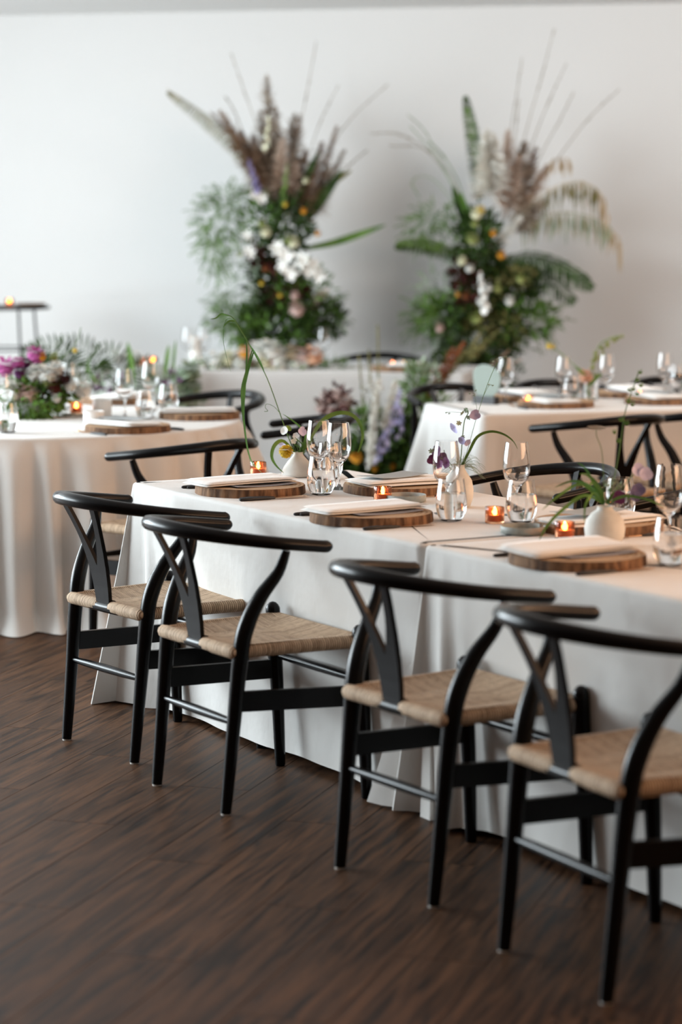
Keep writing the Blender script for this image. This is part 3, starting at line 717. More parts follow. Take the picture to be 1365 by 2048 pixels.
for pts, w in (([(505, 700, 0), (494, 740, .01), (484, 780, .0), (487, 830, .0), (494, 890, -.02), (509, 938, -.05)], .0036), ([(508, 702, 0), (494, 752, .03), (485, 800, .04), (489, 850, .03), (500, 915, .0), (526, 948, -.06)], .0042), ([(493, 675, 0), (494, 710, .02), (491, 770, .02), (488, 820, .01), (490, 868, .0), (503, 934, -.02)], .003),
               ([(500, 690, 0), (520, 722, -.02), (530, 748, -.03)], .0035), ([(470, 642, 0), (458, 642, 0), (446, 655, .01)], .003), ([(458, 632, 0), (444, 628, .01), (432, 636, .02), (421, 638, .02)], .003), ([(470, 640, 0), (452, 640, .03), (447, 680, .04), (455, 720, .04), (462, 744, .05)], .001)):
    mb = MB(); strap(mb, [a(*p) for p in pts], w); put_part(mb, 'grass_blade', 'grass_green', t, V1)
for pts, w in (([(602, 912, 0), (625, 868, -.01), (655, 834, -.02), (690, 825, -.02), (715, 838, -.01), (726, 866, 0), (722, 890, .01), (716, 906, .01)], .0075), ([(596, 912, 0), (568, 882, -.02), (550, 890, -.03), (544, 912, -.03), (552, 930, -.03), (568, 946, -.03)], .0065), ([(598, 912, 0), (612, 870, .02), (592, 846, .03), (566, 828, .03)], .004)):
    mb = MB(); strap(mb, [a(*p) for p in pts], w); put_part(mb, 'strap_leaf', 'leaf_bright', t, V1)
mb = MB(); c = a(572, 902, -.03); ball(mb, c, .0225, 90, .34); put_part(mb, 'flower', 'yellow_petal', t, V1, False, 'round ruffled yellow flower')
mb = MB(); petals(mb, a(570, 862, -.01), (-.6, -.8, .3), .016, 4, .5, .6); petals(mb, a(592, 872, 0), (-.1, -1, .3), .012, 5, .3); petals(mb, a(588, 882, 0), (.1, -1, .1), .010, 5, .3); put_part(mb, 'white_blossom', 'white_petal', t, V1)
mb = MB(); petals(mb, a(577, 858, 0), (.5, -.6, .5), .011, 4, .6, .6); put_part(mb, 'calyx', 'leaf_bright', t, V1)
mb = MB(); petals(mb, a(604, 864, 0), (.5, -.8, .3), .016, 4, .5, .6); petals(mb, a(566, 889, .01), (-.3, -.6, .8), .014, 4, .5, .6); put_part(mb, 'lilac_blossom', 'pale_lilac', t, V1)
mb = MB()
for k in range(26): mb.tube(bez(a(600, 914), a(600 + rnd.uniform(-16, 22), 896, rnd.uniform(-.03, .03)), a(604 + rnd.uniform(-22, 28), 880 + rnd.uniform(-8, 14), rnd.uniform(-.04, .04)), 4), .0008, 4)
put_part(mb, 'fine_greenery', 'leaf_green', t, V1, True)
# ---- vase 2: pale vase behind the tumbler, purple flowers and airy stems
V2 = P(918, 1014); y = V2.y; a = lambda px, py, dy=0: A(px, py, y + dy)
t = thing('bud_vase_arrangement', 'pale bottle vase behind a water tumbler holding plum and lavender flowers', 'vase', V2, 0, 'white bud vases with flowers')
vase_mesh(3).build('vase', 'vase', t)
mb = MB()
for pts, r in (([(915, 945), (922, 918), (926, 870), (930, 840), (937, 826), (934, 816)], .0016), ([(916, 945), (934, 905), (950, 848), (968, 790), (984, 748), (996, 724)], .0008), ([(914, 945), (900, 925), (880, 915)], .0012), ([(912, 945), (896, 930), (888, 900)], .0012), ([(966, 795), (978, 772), (985, 770)], .0005), ([(956, 830), (950, 790), (945, 787)], .0005), ([(937, 826), (905, 824), (894, 825)], .0005)):
    mb.tube(smooth_path([a(p[0], p[1], .003 * i) for i, p in enumerate(pts)], 4), r, 6)
put_part(mb, 'stems', 'stem_green', t, V2)
mb = MB(); strap(mb, [a(*p) for p in ((918, 945, 0), (938, 905, -.02), (955, 874, -.03), (980, 863, -.03), (1005, 867, -.03), (1025, 880, -.02), (1036, 898, -.02))], .0045); put_part(mb, 'strap_leaf', 'leaf_green', t, V2)
mb = MB()
for px, py in ((876, 903), (866, 918), (888, 914), (880, 930), (896, 926)): petals(mb, a(px, py, rnd.uniform(-.02, .02)), (-.5 + rnd.uniform(-.4, .8), -.8, rnd.uniform(-.3, .6)), .017, 5, .55, .55)
put_part(mb, 'plum_blossom', 'plum_petal', t, V2)
for px, py, n_, r in ((911, 855, (-.8, -.5, -.4), .017), (950, 830, (.1, -1, .1), .016), (926, 880, (-.5, -.7, -.4), .014), (934, 884, (.5, -.7, -.4), .012)):
    mb = MB(); petals(mb, a(px, py), n_, r, 5, .5, .55); put_part(mb, 'lavender_blossom', 'lavender_petal', t, V2)
mb = MB()
for px, py in ((933, 820), (926, 827), (938, 834), (918, 847), (925, 874), (863, 903), (868, 898)): petals(mb, a(px, py), rv(), .009, 6, .3, .3)
for px, py in ((987, 722), (996, 718), (1002, 716), (1008, 714), (1013, 713), (985, 729), (986, 770), (978, 768), (940, 786), (952, 780), (948, 790), (893, 824), (899, 826)): ball(mb, a(px, py), .004, 10, .5)
put_part(mb, 'buds', 'leaf_sage', t, V2, True)
mb = MB()
for k in range(90):
    th = rnd.uniform(-.3, pi + .3); q = rnd.uniform(20, 46); mb.tube(bez(a(924, 936), a(924 + cos(th) * q * .6 + 8, 936 - sin(th) * q * .8 - 6, rnd.uniform(-.03, .03)), a(930 + cos(th) * q, 940 - sin(th) * q * .75 + 10 * abs(cos(th)), rnd.uniform(-.05, .05)), 4), .00045, 3, False)
put_part(mb, 'feathery_foliage', 'leaf_sage', t, V2, True)
# ---- vase 3: round white vase
V3 = P(1210, 1091); y = V3.y; a = lambda px, py, dy=0: A(px, py, y + dy)
t = thing('bud_vase_arrangement', 'round white vase with spreading grass blades and tall budded stems', 'vase', V3, 0, 'white bud vases with flowers')
vase_mesh(2).build('vase', 'vase', t)
mb = MB()
for pts, r in (([(1212, 1005), (1228, 960), (1240, 900), (1250, 830), (1262, 790), (1278, 745)], .0014), ([(1208, 1005), (1208, 950), (1204, 900), (1194, 872), (1194, 858)], .001), ([(1214, 1005), (1240, 985), (1262, 955), (1280, 940)], .001), ([(1214, 1005), (1250, 1000), (1278, 985)], .001), ([(1212, 1005), (1220, 985), (1225, 970)], .0015)):
    mb.tube(smooth_path([a(p[0], p[1], .004 * i) for i, p in enumerate(pts)], 4), r, 6)
put_part(mb, 'stems', 'stem_green', t, V3)
for pts, w in (([(1208, 1008, 0), (1170, 990, -.04), (1125, 1020, -.08), (1095, 1052, -.10), (1078, 1082, -.12)], .005), ([(1206, 1008, 0), (1165, 968, -.03), (1120, 990, -.06), (1085, 1020, -.08)], .0042), ([(1206, 1008, 0), (1190, 985, -.05), (1172, 1010, -.10), (1170, 1046, -.12)], .004), ([(1205, 1008, 0), (1185, 960, 0), (1170, 935, .01), (1155, 925, .02)], .0035), ([(1208, 1008, 0), (1180, 972, .02), (1146, 962, .04), (1110, 975, .06)], .004),
               ([(1214, 1008, 0), (1250, 992, -.03), (1300, 1000, -.05), (1330, 1016, -.05)], .004), ([(1208, 1006, 0), (1196, 970, -.03), (1176, 950, -.05), (1160, 948, -.06)], .005), ([(1210, 1006, 0), (1200, 975, -.04), (1186, 965, -.07), (1180, 975, -.08)], .005), ([(1214, 1006, 0), (1232, 980, .03), (1244, 965, .05)], .004)):
    mb = MB(); strap(mb, [a(*p) for p in pts], w); put_part(mb, 'grass_blade', 'grass_green', t, V3)
mb = MB(); petals(mb, a(1194, 857), (0, -.15, 1), .024, 8, .1, .45); put_part(mb, 'grey_blossom', 'grass_grey', t, V3)
for px, py, m_ in ((1290, 947, 'pale_lilac'), (1276, 941, 'pale_lilac'), (1278, 980, 'violet_petal'), (1270, 990, 'violet_petal'), (1240, 992, 'plum_petal')):
    mb = MB(); petals(mb, a(px, py), (rnd.uniform(-.3, .6), -.9, rnd.uniform(-.2, .5)), .019, 4, .5, .6); put_part(mb, 'blossom', m_, t, V3)
mb = MB()
for px, py in ((1216, 966), (1228, 962), (1240, 970), (1222, 976), (1234, 978)): ball(mb, a(px, py, rnd.uniform(-.02, .02)), .010, 16, .4)
put_part(mb, 'white_cluster', 'leaf_sage', t, V3)
mb = MB()
for px, py in ((1281, 742), (1276, 758), (1283, 768), (1268, 776), (1275, 786), (1258, 800), (1266, 806), (1243, 838), (1254, 845), (1230, 862), (1260, 778), (1238, 880)): ball(mb, a(px, py), .0065, 12, .55, 1.3)
put_part(mb, 'buds', 'leaf_bright', t, V3, True)
# ---- round table flower bowl
V4 = P(62, 834); y = V4.y; a = lambda px, py, dy=0: A(px, py, y + dy)
t = thing('flower_bowl', 'low bowl of white, magenta and plum flowers on the round table', 'flower arrangement', V4)
MB().lathe([(.05, 0), (.08, .01), (.10, .05), (.105, .07), (.10, .07), (.07, .02)], 32).build('bowl', 'dish', t)
mb = MB(); bush(mb, a(70, 790), (.17, .12, .07), 700, .045, .008, .2); bush(mb, a(55, 820, -.1), (.10, .06, .05), 300, .06, .006, .2, -.5); put_part(mb, 'foliage', 'leaf_green', t, V4, True)
mb = MB(); bush(mb, a(85, 775), (.14, .10, .05), 260, .03, .007, .2); put_part(mb, 'dark_foliage', 'burgundy', t, V4, True)
for px, py, r, m_, dy in ((10, 732, .045, 'magenta_petal', -.03), (35, 724, .030, 'magenta_petal', -.03), (72, 708, .040, 'magenta_petal', 0), (84, 712, .018, 'orange_petal', -.02), (22, 780, .055, 'white_petal', -.08), (55, 785, .05, 'blush_petal', -.08), (72, 744, .042, 'white_petal', -.05), (95, 748, .05, 'white_petal', -.06), (112, 735, .04, 'white_petal', 0), (40, 742, .028, 'plum_petal', -.08), (52, 725, .024, 'plum_petal', 0), (98, 764, .028, 'lime_petal', -.08), (130, 752, .03, 'burgundy', -.08), (108, 772, .03, 'burgundy', -.1), (150, 700, .012, 'yellow_petal', 0), (108, 712, .02, 'lime_petal', 0), (140, 768, .03, 'white_petal', -.06), (112, 796, .022, 'white_petal', -.1), (165, 775, .04, 'white_petal', 0)):
    mb = MB(); ball(mb, a(px, py, dy), r, 46, .36, .85); put_part(mb, 'flower', m_, t, V4)
mb = MB()
for pts in (((100, 790), (128, 805), (132, 825), (122, 840), (95, 846)), ((110, 730), (150, 690), (162, 655)), ((170, 790), (183, 775), (186, 768))):
    mb = MB(); mb.tube(smooth_path([a(*p) for p in pts], 4), .0016, 5); put_part(mb, 'trailing_stem', 'stem_green', t, V4)
# ---- right table vases
V5 = P(1182, 800); y = V5.y; a = lambda px, py, dy=0: A(px, py, y + dy)
t = thing('bud_vase_arrangement', 'glass vase with a peach flower and tall green stems on the right table', 'vase', V5)
MB().lathe([(.034, 0), (.037, .004), (.037, .10), (.0355, .10), (.0352, .008)], 32).build('vase', 'glass', t)
mb = MB()
for pts in (((1182, 796), (1182, 760), (1190, 715), (1205, 685), (1238, 672)), ((1178, 796), (1168, 752), (1130, 712), (1100, 692)), ((1180, 796), (1174, 755))): mb.tube(smooth_path([a(*p) for p in pts], 4), .002, 5)
strap(mb, [a(*p) for p in ((1180, 770), (1168, 748), (1150, 732))], .012); strap(mb, [a(*p) for p in ((1182, 770), (1196, 752), (1206, 750))], .010); put_part(mb, 'stems', 'leaf_bright', t, V5)
mb = MB(); ball(mb, a(1172, 752), .034, 46, .4); put_part(mb, 'flower', 'peach_petal', t, V5)
mb = MB(); ball(mb, a(1099, 691), .016, 24, .4); ball(mb, a(1107, 692), .012, 20, .4); put_part(mb, 'yellow_flower', 'yellow_petal', t, V5)
mb = MB()
for k in range(26): f = k / 25; ball(mb, a(1186 + 52 * f ** 2.0 + rnd.uniform(-7, 7), 745 - 72 * f ** .75 + rnd.uniform(-4, 4)), .011, 12, .5)
put_part(mb, 'buds', 'lime_petal', t, V5, True)
# sage sign on black block
SG = P(973, 808); t = thing('table_sign', 'sage green rounded card sign standing in a black block on the right table', 'sign', SG, -.75)
MB().box((-.062, -.02, 0), (.062, .02, .035)).build('block', 'black_metal', t, False)
mb = MB(); n = 40; pr = []
for i in range(n):
    th = 2 * pi * i / n; rr_ = 1 + .05 * sin(3 * th + 1) + .03 * sin(5 * th); pr.append((.078 * rr_ * (abs(cos(th)) ** .8) * (1 if cos(th) > 0 else -1), 104e-3 + .074 * rr_ * (abs(sin(th)) ** .8) * (1 if sin(th) > 0 else -1)))
mb.v = [(x, -.002, z) for x, z in pr] + [(x, .002, z) for x, z in pr]; mb.f = [tuple(range(n)), tuple(range(2 * n - 1, n - 1, -1))] + [((i + 1) % n, i, n + i, n + (i + 1) % n) for i in range(n)]
mb.build('card_panel', 'sage_card', t, False)

# ---- tall flower installations against the back wall
def installation(label, cpx, y0, spec):
    base = A(cpx, 700, y0); base.z = 0
    t = thing('wall_flower_installation', label, 'flower arrangement', base)
    MB().lathe([(.16, 0), (.17, .01), (.19, .40), (.18, .41), (.16, .40)], 24, base).build('planter', 'black_metal', t, True, base)
    for kind, m_, args in spec:
        mb = MB(); nm = kind
        q = lambda px, py, dy=0.0: A(px, py, y0 + dy)
        if kind == 'pampas_plume':
            tip, root, hl, n, dy = args; path = bez(q(*tip, dy), q((tip[0] + root[0]) / 2, (tip[1] + root[1]) / 2 - 6, dy * .7), q(*root, 0), 10)[::-1]
            mb.tube(path, .003, 5); hairs(mb, path, hl * 1.25, int(n * 1.35), .0024, .45, .95, .08, lambda t_: 1.15 * (1 - t_) ** .55 + .12)
        elif kind == 'grass_stem':
            pts, dy = args; path = smooth_path([q(p[0], p[1], dy * i / (len(pts) - 1)) for i, p in enumerate(pts)], 5)
            mb.tube(path, lerps([.0035, .0016], len(path) - 1), 5); hairs(mb, path, .05, 70, .0018, .2, .4, .55)
        elif kind == 'palm_frond':
            pts, ll, n, dy, dr = args; frond(mb, smooth_path([q(p[0], p[1], dy * i / (len(pts) - 1)) for i, p in enumerate(pts)], 5), ll, n, .0055, dr)
        elif kind == 'blade_leaf':
            pts, w_, dy = args; mb.ribbon(smooth_path([q(p[0], p[1], dy * i / (len(pts) - 1)) for i, p in enumerate(pts)], 5), leaf_w(w_), None, .25)
        elif kind in ('foliage', 'dark_foliage', 'seed_heads'):
            for (px, py, rx, rz, n, ll, w_) in args: bush(mb, q(px, py, rnd.uniform(-.05, .05)), (rx, .16, rz), n, ll, w_, .15)
        elif kind == 'fern':
            for (px, py, rx, rz, n, ln) in args:
                c = q(px, py)
                for _ in range(n):
                    d = rv().normalized(); spray(mb, c + Vector((d.x * rx, d.y * .12, d.z * rz)) * rnd.uniform(.3, 1), d + Vector((rnd.uniform(-.3, .3), 0, .1)), ln, 26, .0022)
        elif kind == 'flower': px, py, r, dy, n = args; r *= .78; ball(mb, q(px, py, dy), r, n, .38)
        elif kind == 'lily': px, py, r, dy = args; r *= .72; petals(mb, q(px, py, dy), (rnd.uniform(-.4, .4), -1, rnd.uniform(-.2, .4)), r * 1.1, 6, .35, .22); petals(mb, q(px + 2, py + 4, dy), (rnd.uniform(-.7, .7), -1, rnd.uniform(-.6, .2)), r * .8, 5, .5, .26)
        elif kind == 'flower_spike':
            tip, root, r, n, dy = args; path = bez(q(*root, dy), q((tip[0] + root[0]) / 2, (tip[1] + root[1]) / 2, dy), q(*tip, dy), 8); mb.tube(path, .003, 5); spike(mb, path, r, n)
        elif kind == 'hanging_leaflets':
            pts, ll, n, dy = args; path = smooth_path([q(p[0], p[1], dy * i / (len(pts) - 1)) for i, p in enumerate(pts)], 6); mb.tube(path, .0022, 5); L = len(path) - 1
            for k in range(n):
                f = (.15 + .85 * k / (n - 1)) * L * .999; i = int(f); p = path[i].lerp(path[i + 1], f - i) + rv(.012); ln = ll * rnd.uniform(.6, 1.2)
                mb.ribbon([p, p + Vector((rnd.uniform(-.01, .01), 0, -ln * .4)), p + Vector((rnd.uniform(-.012, .012), 0, -ln))], leaf_w(.0075), Vector((1, .3, 0)), .2)
        put_part(mb, nm, m_, t, base, kind in ('foliage', 'dark_foliage', 'fern', 'seed_heads'))
    return t
PP = 'pampas_plume'
left = [
 (PP, 'plume_taupe', ((590, 230), (572, 410), .12, 380, .1)), (PP, 'plume_brown', ((645, 285), (602, 430), .10, 320, .1)), (PP, 'plume_taupe', ((660, 335), (608, 440), .09, 260, .05)), (PP, 'plume_brown', ((505, 270), (550, 400), .11, 340, -.05)), (PP, 'plume_pink', ((592, 325), (578, 430), .08, 260, -.12)), (PP, 'plume_taupe', ((520, 225), (546, 390), .10, 320, .05)), (PP, 'plume_brown', ((625, 340), (592, 440), .09, 300, -.05)), (PP, 'plume_brown', ((565, 330), (562, 440), .09, 300, -.05)),
 ('palm_frond', 'leaf_olive', ([(555, 430), (500, 322), (420, 240), (338, 183)], .055, 46, -.1, .8)), ('grass_stem', 'straw', ([(540, 420), (470, 300), (400, 226), (336, 180)], -.1)),
 (PP, 'plume_brown', ((440, 222), (540, 380), .10, 420, -.12)), (PP, 'plume_brown', ((422, 225), (525, 350), .07, 220, -.05)), (PP, 'plume_brown', ((480, 262), (545, 390), .10, 320, -.1)),
 (PP, 'plume_taupe', ((534, 151), (548, 400), .11, 520, 0)), (PP, 'plume_taupe', ((552, 215), (552, 400), .10, 360, .05)), (PP, 'plume_pink', ((566, 280), (560, 420), .09, 420, -.18)), (PP, 'plume_brown', ((601, 229), (575, 400), .08, 300, .1)),
 (PP, 'plume_brown', ((675, 252), (622, 430), .07, 300, .12)), (PP, 'plume_taupe', ((690, 300), (620, 440), .08, 260, .15)), (PP, 'plume_brown', ((612, 300), (585, 430), .10, 320, 0)),
 ('grass_stem', 'grass_grey', ([(555, 400), (520, 271), (488, 180), (464, 109)], -.05)), ('grass_stem', 'grass_grey', ([(575, 400), (596, 280), (615, 180), (633, 85)], 0)), ('grass_stem', 'grass_grey', ([(580, 420), (619, 306), (645, 235), (676, 174)], .05)), ('grass_stem', 'grass_grey', ([(580, 430), (640, 330), (700, 240), (775, 170)], .2)), ('grass_stem', 'grass_grey', ([(545, 420), (500, 300), (470, 225), (452, 195)], -.05)),
 ('grass_stem', 'grass_grey', ([(585, 440), (660, 370), (700, 330), (735, 300)], .1)),
 ('blade_leaf', 'leaf_dark', ([(610, 450), (650, 390), (686, 338)], .028, -.05)), ('blade_leaf', 'leaf_dark', ([(585, 430), (612, 360), (638, 303)], .024, -.1)), ('blade_leaf', 'leaf_olive', ([(600, 430), (660, 370), (705, 340)], .02, 0)), ('blade_leaf', 'leaf_green', ([(590, 500), (660, 487), (720, 468), (773, 449)], .022, -.12)),
 ('flower_spike', 'violet_petal', ((497, 320), (518, 385), .019, 26, -.2)), ('flower_spike', 'cream_petal', ((538, 232), (532, 300), .016, 16, -.1)), ('flower_spike', 'leaf_bright', ((575, 330), (565, 410), .016, 22, -.15)),
 ('fern', 'leaf_green', [(440, 440, .13, .16, 60, .11), (425, 500, .10, .12, 40, .11), (470, 405, .14, .08, 40, .10), (450, 390, .10, .05, 24, .10)]),
 ('fern', 'leaf_bright', [(425, 465, .08, .13, 26, .12), (470, 445, .10, .10, 20, .10), (430, 520, .05, .08, 20, .12)]),
 ('dark_foliage', 'leaf_dark', [(560, 650, .28, .16, 900, .06, .012), (560, 560, .20, .22, 900, .06, .013), (570, 450, .16, .20, 700, .06, .012), (640, 640, .16, .12, 400, .06, .012)]),
 ('foliage', 'leaf_green', [(540, 660, .27, .12, 500, .06, .010), (600, 590, .2, .2, 400, .055, .010), (530, 440, .15, .16, 350, .05, .010), (480, 640, .20, .10, 300, .06, .008)]),
 ('fern', 'leaf_green', [(470, 640, .18, .10, 50, .12), (640, 620, .18, .12, 50, .12), (560, 690, .26, .06, 40, .12)]), ('fern', 'leaf_sage', [(470, 570, .14, .14, 46, .10), (440, 610, .10, .08, 24, .10)]),
 ('dark_foliage', 'burgundy', [(535, 515, .10, .09, 240, .05, .013), (575, 580, .14, .10, 260, .05, .012), (540, 600, .10, .08, 140, .05, .012)]),
 ('seed_heads', 'leaf_sage', [(560, 405, .14, .10, 200, .03, .008), (500, 520, .10, .10, 120, .03, .008), (555, 470, .12, .06, 120, .03, .008)]),
]
for px, py, r, dy in ((555, 496, .065, -.24), (572, 512, .07, -.25), (580, 545, .07, -.24), (604, 518, .07, -.26), (618, 540, .065, -.24), (636, 552, .06, -.22), (627, 528, .05, -.24), (565, 530, .05, -.24), (500, 505, .05, -.2), (495, 470, .045, -.15), (523, 395, .05, -.2), (510, 390, .04, -.2)): left.append(('lily', 'white_petal', (px, py, r, dy)))
for px, py, r, m_ in ((587, 483, .05, 'cream_petal'), (578, 478, .04, 'lime_petal'), (532, 462, .045, 'cream_petal'), (525, 445, .035, 'lime_petal'), (608, 421, .026, 'orange_petal'), (571, 408, .02, 'yellow_petal'), (636, 466, .024, 'orange_petal'), (594, 617, .06, 'blush_petal'), (590, 590, .035, 'blush_petal'), (523, 566, .02, 'yellow_petal'), (560, 590, .018, 'yellow_petal'), (532, 535, .03, 'rust_petal'), (480, 508, .02, 'lime_petal'), (612, 360, .025, 'cream_petal')):
    left.append(('flower', m_, (px, py, r, -.24, 40)))
left.append((PP, 'plume_pink', ((655, 578), (620, 618), .05, 160, -.2)))
installation('tall left wall arrangement with brown plumes, white lilies and a purple spike', 565, 14.72, left)
right = [
 ('palm_frond', 'leaf_dark', ([(958, 420), (955, 340), (945, 260), (932, 194)], .062, 40, -.1, .45)), ('palm_frond', 'leaf_green', ([(960, 400), (960, 330), (948, 270), (934, 215)], .05, 26, -.14, .3)),
 (PP, 'plume_white', ((975, 262), (985, 400), .12, 700, -.2)), (PP, 'plume_white', ((988, 270), (984, 380), .10, 400, -.18)), (PP, 'plume_pink', ((1017, 262), (1008, 430), .10, 420, -.05)), (PP, 'plume_taupe', ((1050, 285), (1015, 430), .12, 460, 0)), (PP, 'plume_brown', ((1072, 297), (1030, 440), .10, 360, .05)), (PP, 'plume_pink', ((1095, 330), (1035, 450), .09, 320, 0)), (PP, 'plume_pink', ((1040, 310), (1012, 430), .09, 320, -.1)), (PP, 'plume_taupe', ((1085, 400), (1030, 470), .08, 240, -.1)),
 (PP, 'plume_white', ((1045, 432), (985, 500), .06, 260, -.24)),
 ('grass_stem', 'grass_grey', ([(1010, 440), (1048, 281), (1085, 150), (1109, 58)], 0)), ('grass_stem', 'grass_grey', ([(1005, 440), (1020, 280), (1034, 190), (1045, 115)], -.05)), ('grass_stem', 'grass_grey', ([(1015, 440), (1070, 275), (1102, 195), (1133, 129)], .05)), ('grass_stem', 'grass_grey', ([(1020, 440), (1085, 305), (1118, 245), (1148, 185)], 0)), ('grass_stem', 'grass_grey', ([(1020, 450), (1120, 312), (1180, 235), (1240, 178)], .1)), ('grass_stem', 'grass_grey', ([(1005, 440), (1030, 280), (1034, 240), (1038, 200)], .05)),
 ('grass_stem', 'leaf_sage', ([(945, 440), (880, 320), (850, 262), (819, 232)], -.1)), ('grass_stem', 'leaf_sage', ([(945, 450), (900, 360), (862, 300), (822, 254)], -.05)), ('grass_stem', 'grass_grey', ([(945, 450), (900, 350), (850, 298), (783, 292)], -.1)), ('grass_stem', 'grass_grey', ([(945, 440), (880, 330), (810, 272), (742, 267)], 0)), ('grass_stem', 'leaf_sage', ([(940, 450), (880, 370), (845, 352), (825, 366), (838, 392)], -.05)), ('grass_stem', 'leaf_green', ([(945, 450), (915, 360), (885, 310), (862, 285)], 0)),
 ('hanging_leaflets', 'straw', ([(1020, 440), (1080, 388), (1155, 362), (1200, 385), (1213, 420)], .13, 36, -.15)), ('hanging_leaflets', 'leaf_olive', ([(1025, 440), (1090, 392), (1150, 366), (1196, 380)], .15, 26, -.2)), ('hanging_leaflets', 'straw', ([(1025, 450), (1100, 425), (1180, 432), (1225, 460), (1244, 492)], .15, 36, -.12)), ('hanging_leaflets', 'leaf_sage', ([(1025, 455), (1090, 432), (1160, 428), (1220, 455)], .16, 30, -.15)), ('hanging_leaflets', 'straw', ([(1025, 440), (1070, 360), (1110, 320), (1140, 318)], .10, 22, 0)),
 ('palm_frond', 'leaf_dark', ([(945, 520), (890, 500), (840, 486), (792, 492)], .055, 40, -.15, .5)), ('palm_frond', 'leaf_green', ([(945, 515), (895, 496), (845, 482), (796, 486)], .045, 30, -.18, .3)), ('palm_frond', 'leaf_dark', ([(985, 540), (1050, 520), (1120, 535), (1186, 572)], .085, 44, -.2, .55)), ('palm_frond', 'leaf_dark', ([(990, 525), (1060, 510), (1125, 528), (1180, 560)], .065, 34, -.24, .4)), ('palm_frond', 'leaf_dark', ([(985, 545), (1050, 540), (1110, 565), (1150, 600)], .085, 30, -.16, .55)),
 ('blade_leaf', 'leaf_dark', ([(950, 470), (925, 420), (905, 370)], .03, -.1)), ('blade_leaf', 'leaf_green', ([(955, 470), (932, 420), (922, 385)], .024, -.14)),
 ('fern', 'leaf_green', [(850, 450, .10, .07, 26, .10), (880, 430, .12, .08, 30, .10), (870, 630, .16, .12, 60, .12), (1065, 640, .16, .12, 60, .12), (960, 690, .30, .10, 60, .12), (920, 460, .12, .10, 30, .10)]),
 ('fern', 'leaf_sage', [(870, 570, .14, .10, 44, .09), (900, 660, .12, .12, 34, .09), (840, 480, .08, .08, 16, .08)]),
 ('dark_foliage', 'leaf_dark', [(960, 660, .30, .20, 1100, .06, .012), (970, 570, .20, .18, 800, .06, .013), (955, 480, .14, .18, 500, .06, .012), (1040, 570, .16, .10, 350, .06, .012), (950, 750, .28, .15, 600, .06, .012)]),
 ('foliage', 'leaf_green', [(900, 630, .22, .14, 450, .06, .010), (1050, 640, .20, .12, 400, .06, .010), (960, 480, .14, .12, 250, .05, .010), (1030, 560, .16, .10, 300, .05, .010)]),
 ('foliage', 'leaf_olive', [(995, 580, .10, .10, 220, .05, .010), (955, 640, .10, .10, 220, .05, .010), (1040, 555, .10, .06, 140, .05, .010), (1010, 660, .12, .1, 180, .05, .010)]),
 ('dark_foliage', 'burgundy', [(934, 575, .08, .12, 220, .05, .012), (920, 540, .07, .07, 100, .05, .012)]),
 ('seed_heads', 'leaf_sage', [(930, 525, .12, .06, 160, .03, .009), (880, 660, .12, .10, 160, .03, .009)]),
 ('flower_spike', 'white_petal', ((960, 545), (972, 625), .02, 26, -.26)), ('flower', 'white_petal', (962, 600, .032, -.26, 40)), ('flower', 'white_petal', (978, 575, .03, -.26, 40)),
 (PP, 'leaf_olive', ((985, 676), (915, 735), .06, 200, -.28)), ('flower_spike', 'leaf_olive', ((1000, 660), (940, 715), .02, 24, -.28)),
]
for px, py, r, m_ in ((987, 465, .028, 'orange_petal'), (1003, 509, .034, 'orange_petal'), (954, 425, .05, 'cream_petal'), (962, 418, .035, 'yellow_petal'), (946, 475, .05, 'lime_petal'), (950, 445, .035, 'lime_petal'), (925, 520, .04, 'cream_petal'), (940, 535, .035, 'white_petal'), (995, 575, .04, 'lime_petal'), (1042, 555, .04, 'lime_petal'), (955, 635, .045, 'lime_petal'), (1008, 640, .035, 'leaf_olive'), (1020, 600, .04, 'white_petal'), (916, 588, .018, 'orange_petal'), (932, 590, .03, 'rust_petal'), (880, 655, .035, 'blush_petal')):
    right.append(('flower', m_, (px, py, r, -.24, 40)))
installation('tall right wall arrangement with white plume, palm fronds and drooping straw leaflets', 960, 14.5, right)

# ---- meadow of flowers on the floor before the small back table
def meadow(label, base, y0, items):
    t = thing('floor_flower_arrangement', label, 'flower arrangement', base)
    for nm, m_, fn in items:
        for g in (fn if isinstance(fn, list) else [fn]): mb = MB(); g(mb); put_part(mb, nm, m_, t, base, nm in ('foliage', 'dark_foliage', 'fine_grass', 'dark_leaves', 'sage_sprig'))
    return t
y0 = 12.55; B = A(760, 900, y0); B.z = 0; q = lambda px, py, dy=0.0: A(px, py, y0 + dy)
def S_(*s):
    if len(s) > 1: return [S_(z) for z in s]
    def f(mb):
        for (tx, ty, bx, by, r, n, dy) in s: path = bez(q(bx, by, dy), q((tx + bx) / 2, (ty + by) / 2, dy), q(tx, ty, dy), 8); mb.tube(path, .003, 5); spike(mb, path, r, n)
    return f
def T_(*s):
    if len(s) > 1: return [T_(z) for z in s]
    def f(mb):
        for (tx, ty, bx, by, hl, n, dy) in s: path = bez(q(bx, by, dy), q((tx + bx) / 2 + 2, (ty + by) / 2, dy), q(tx, ty, dy), 8); mb.tube(path, .004, 5); hairs(mb, path, hl, n, .003, .1, .9, .0, lambda u: 1.0 - .4 * u)
    return f
def B_fn(*s):
    def f(mb):
        for (px, py, rx, rz, n, ll, w_) in s: bush(mb, q(px, py), (rx, .14, rz), n, ll, w_, .1)
    return f
def F_(*s):
    if len(s) > 1: return [F_(z) for z in s]
    def f(mb):
        for (px, py, r, dy) in s: ball(mb, q(px, py, dy), r, 44, .38)
    return f
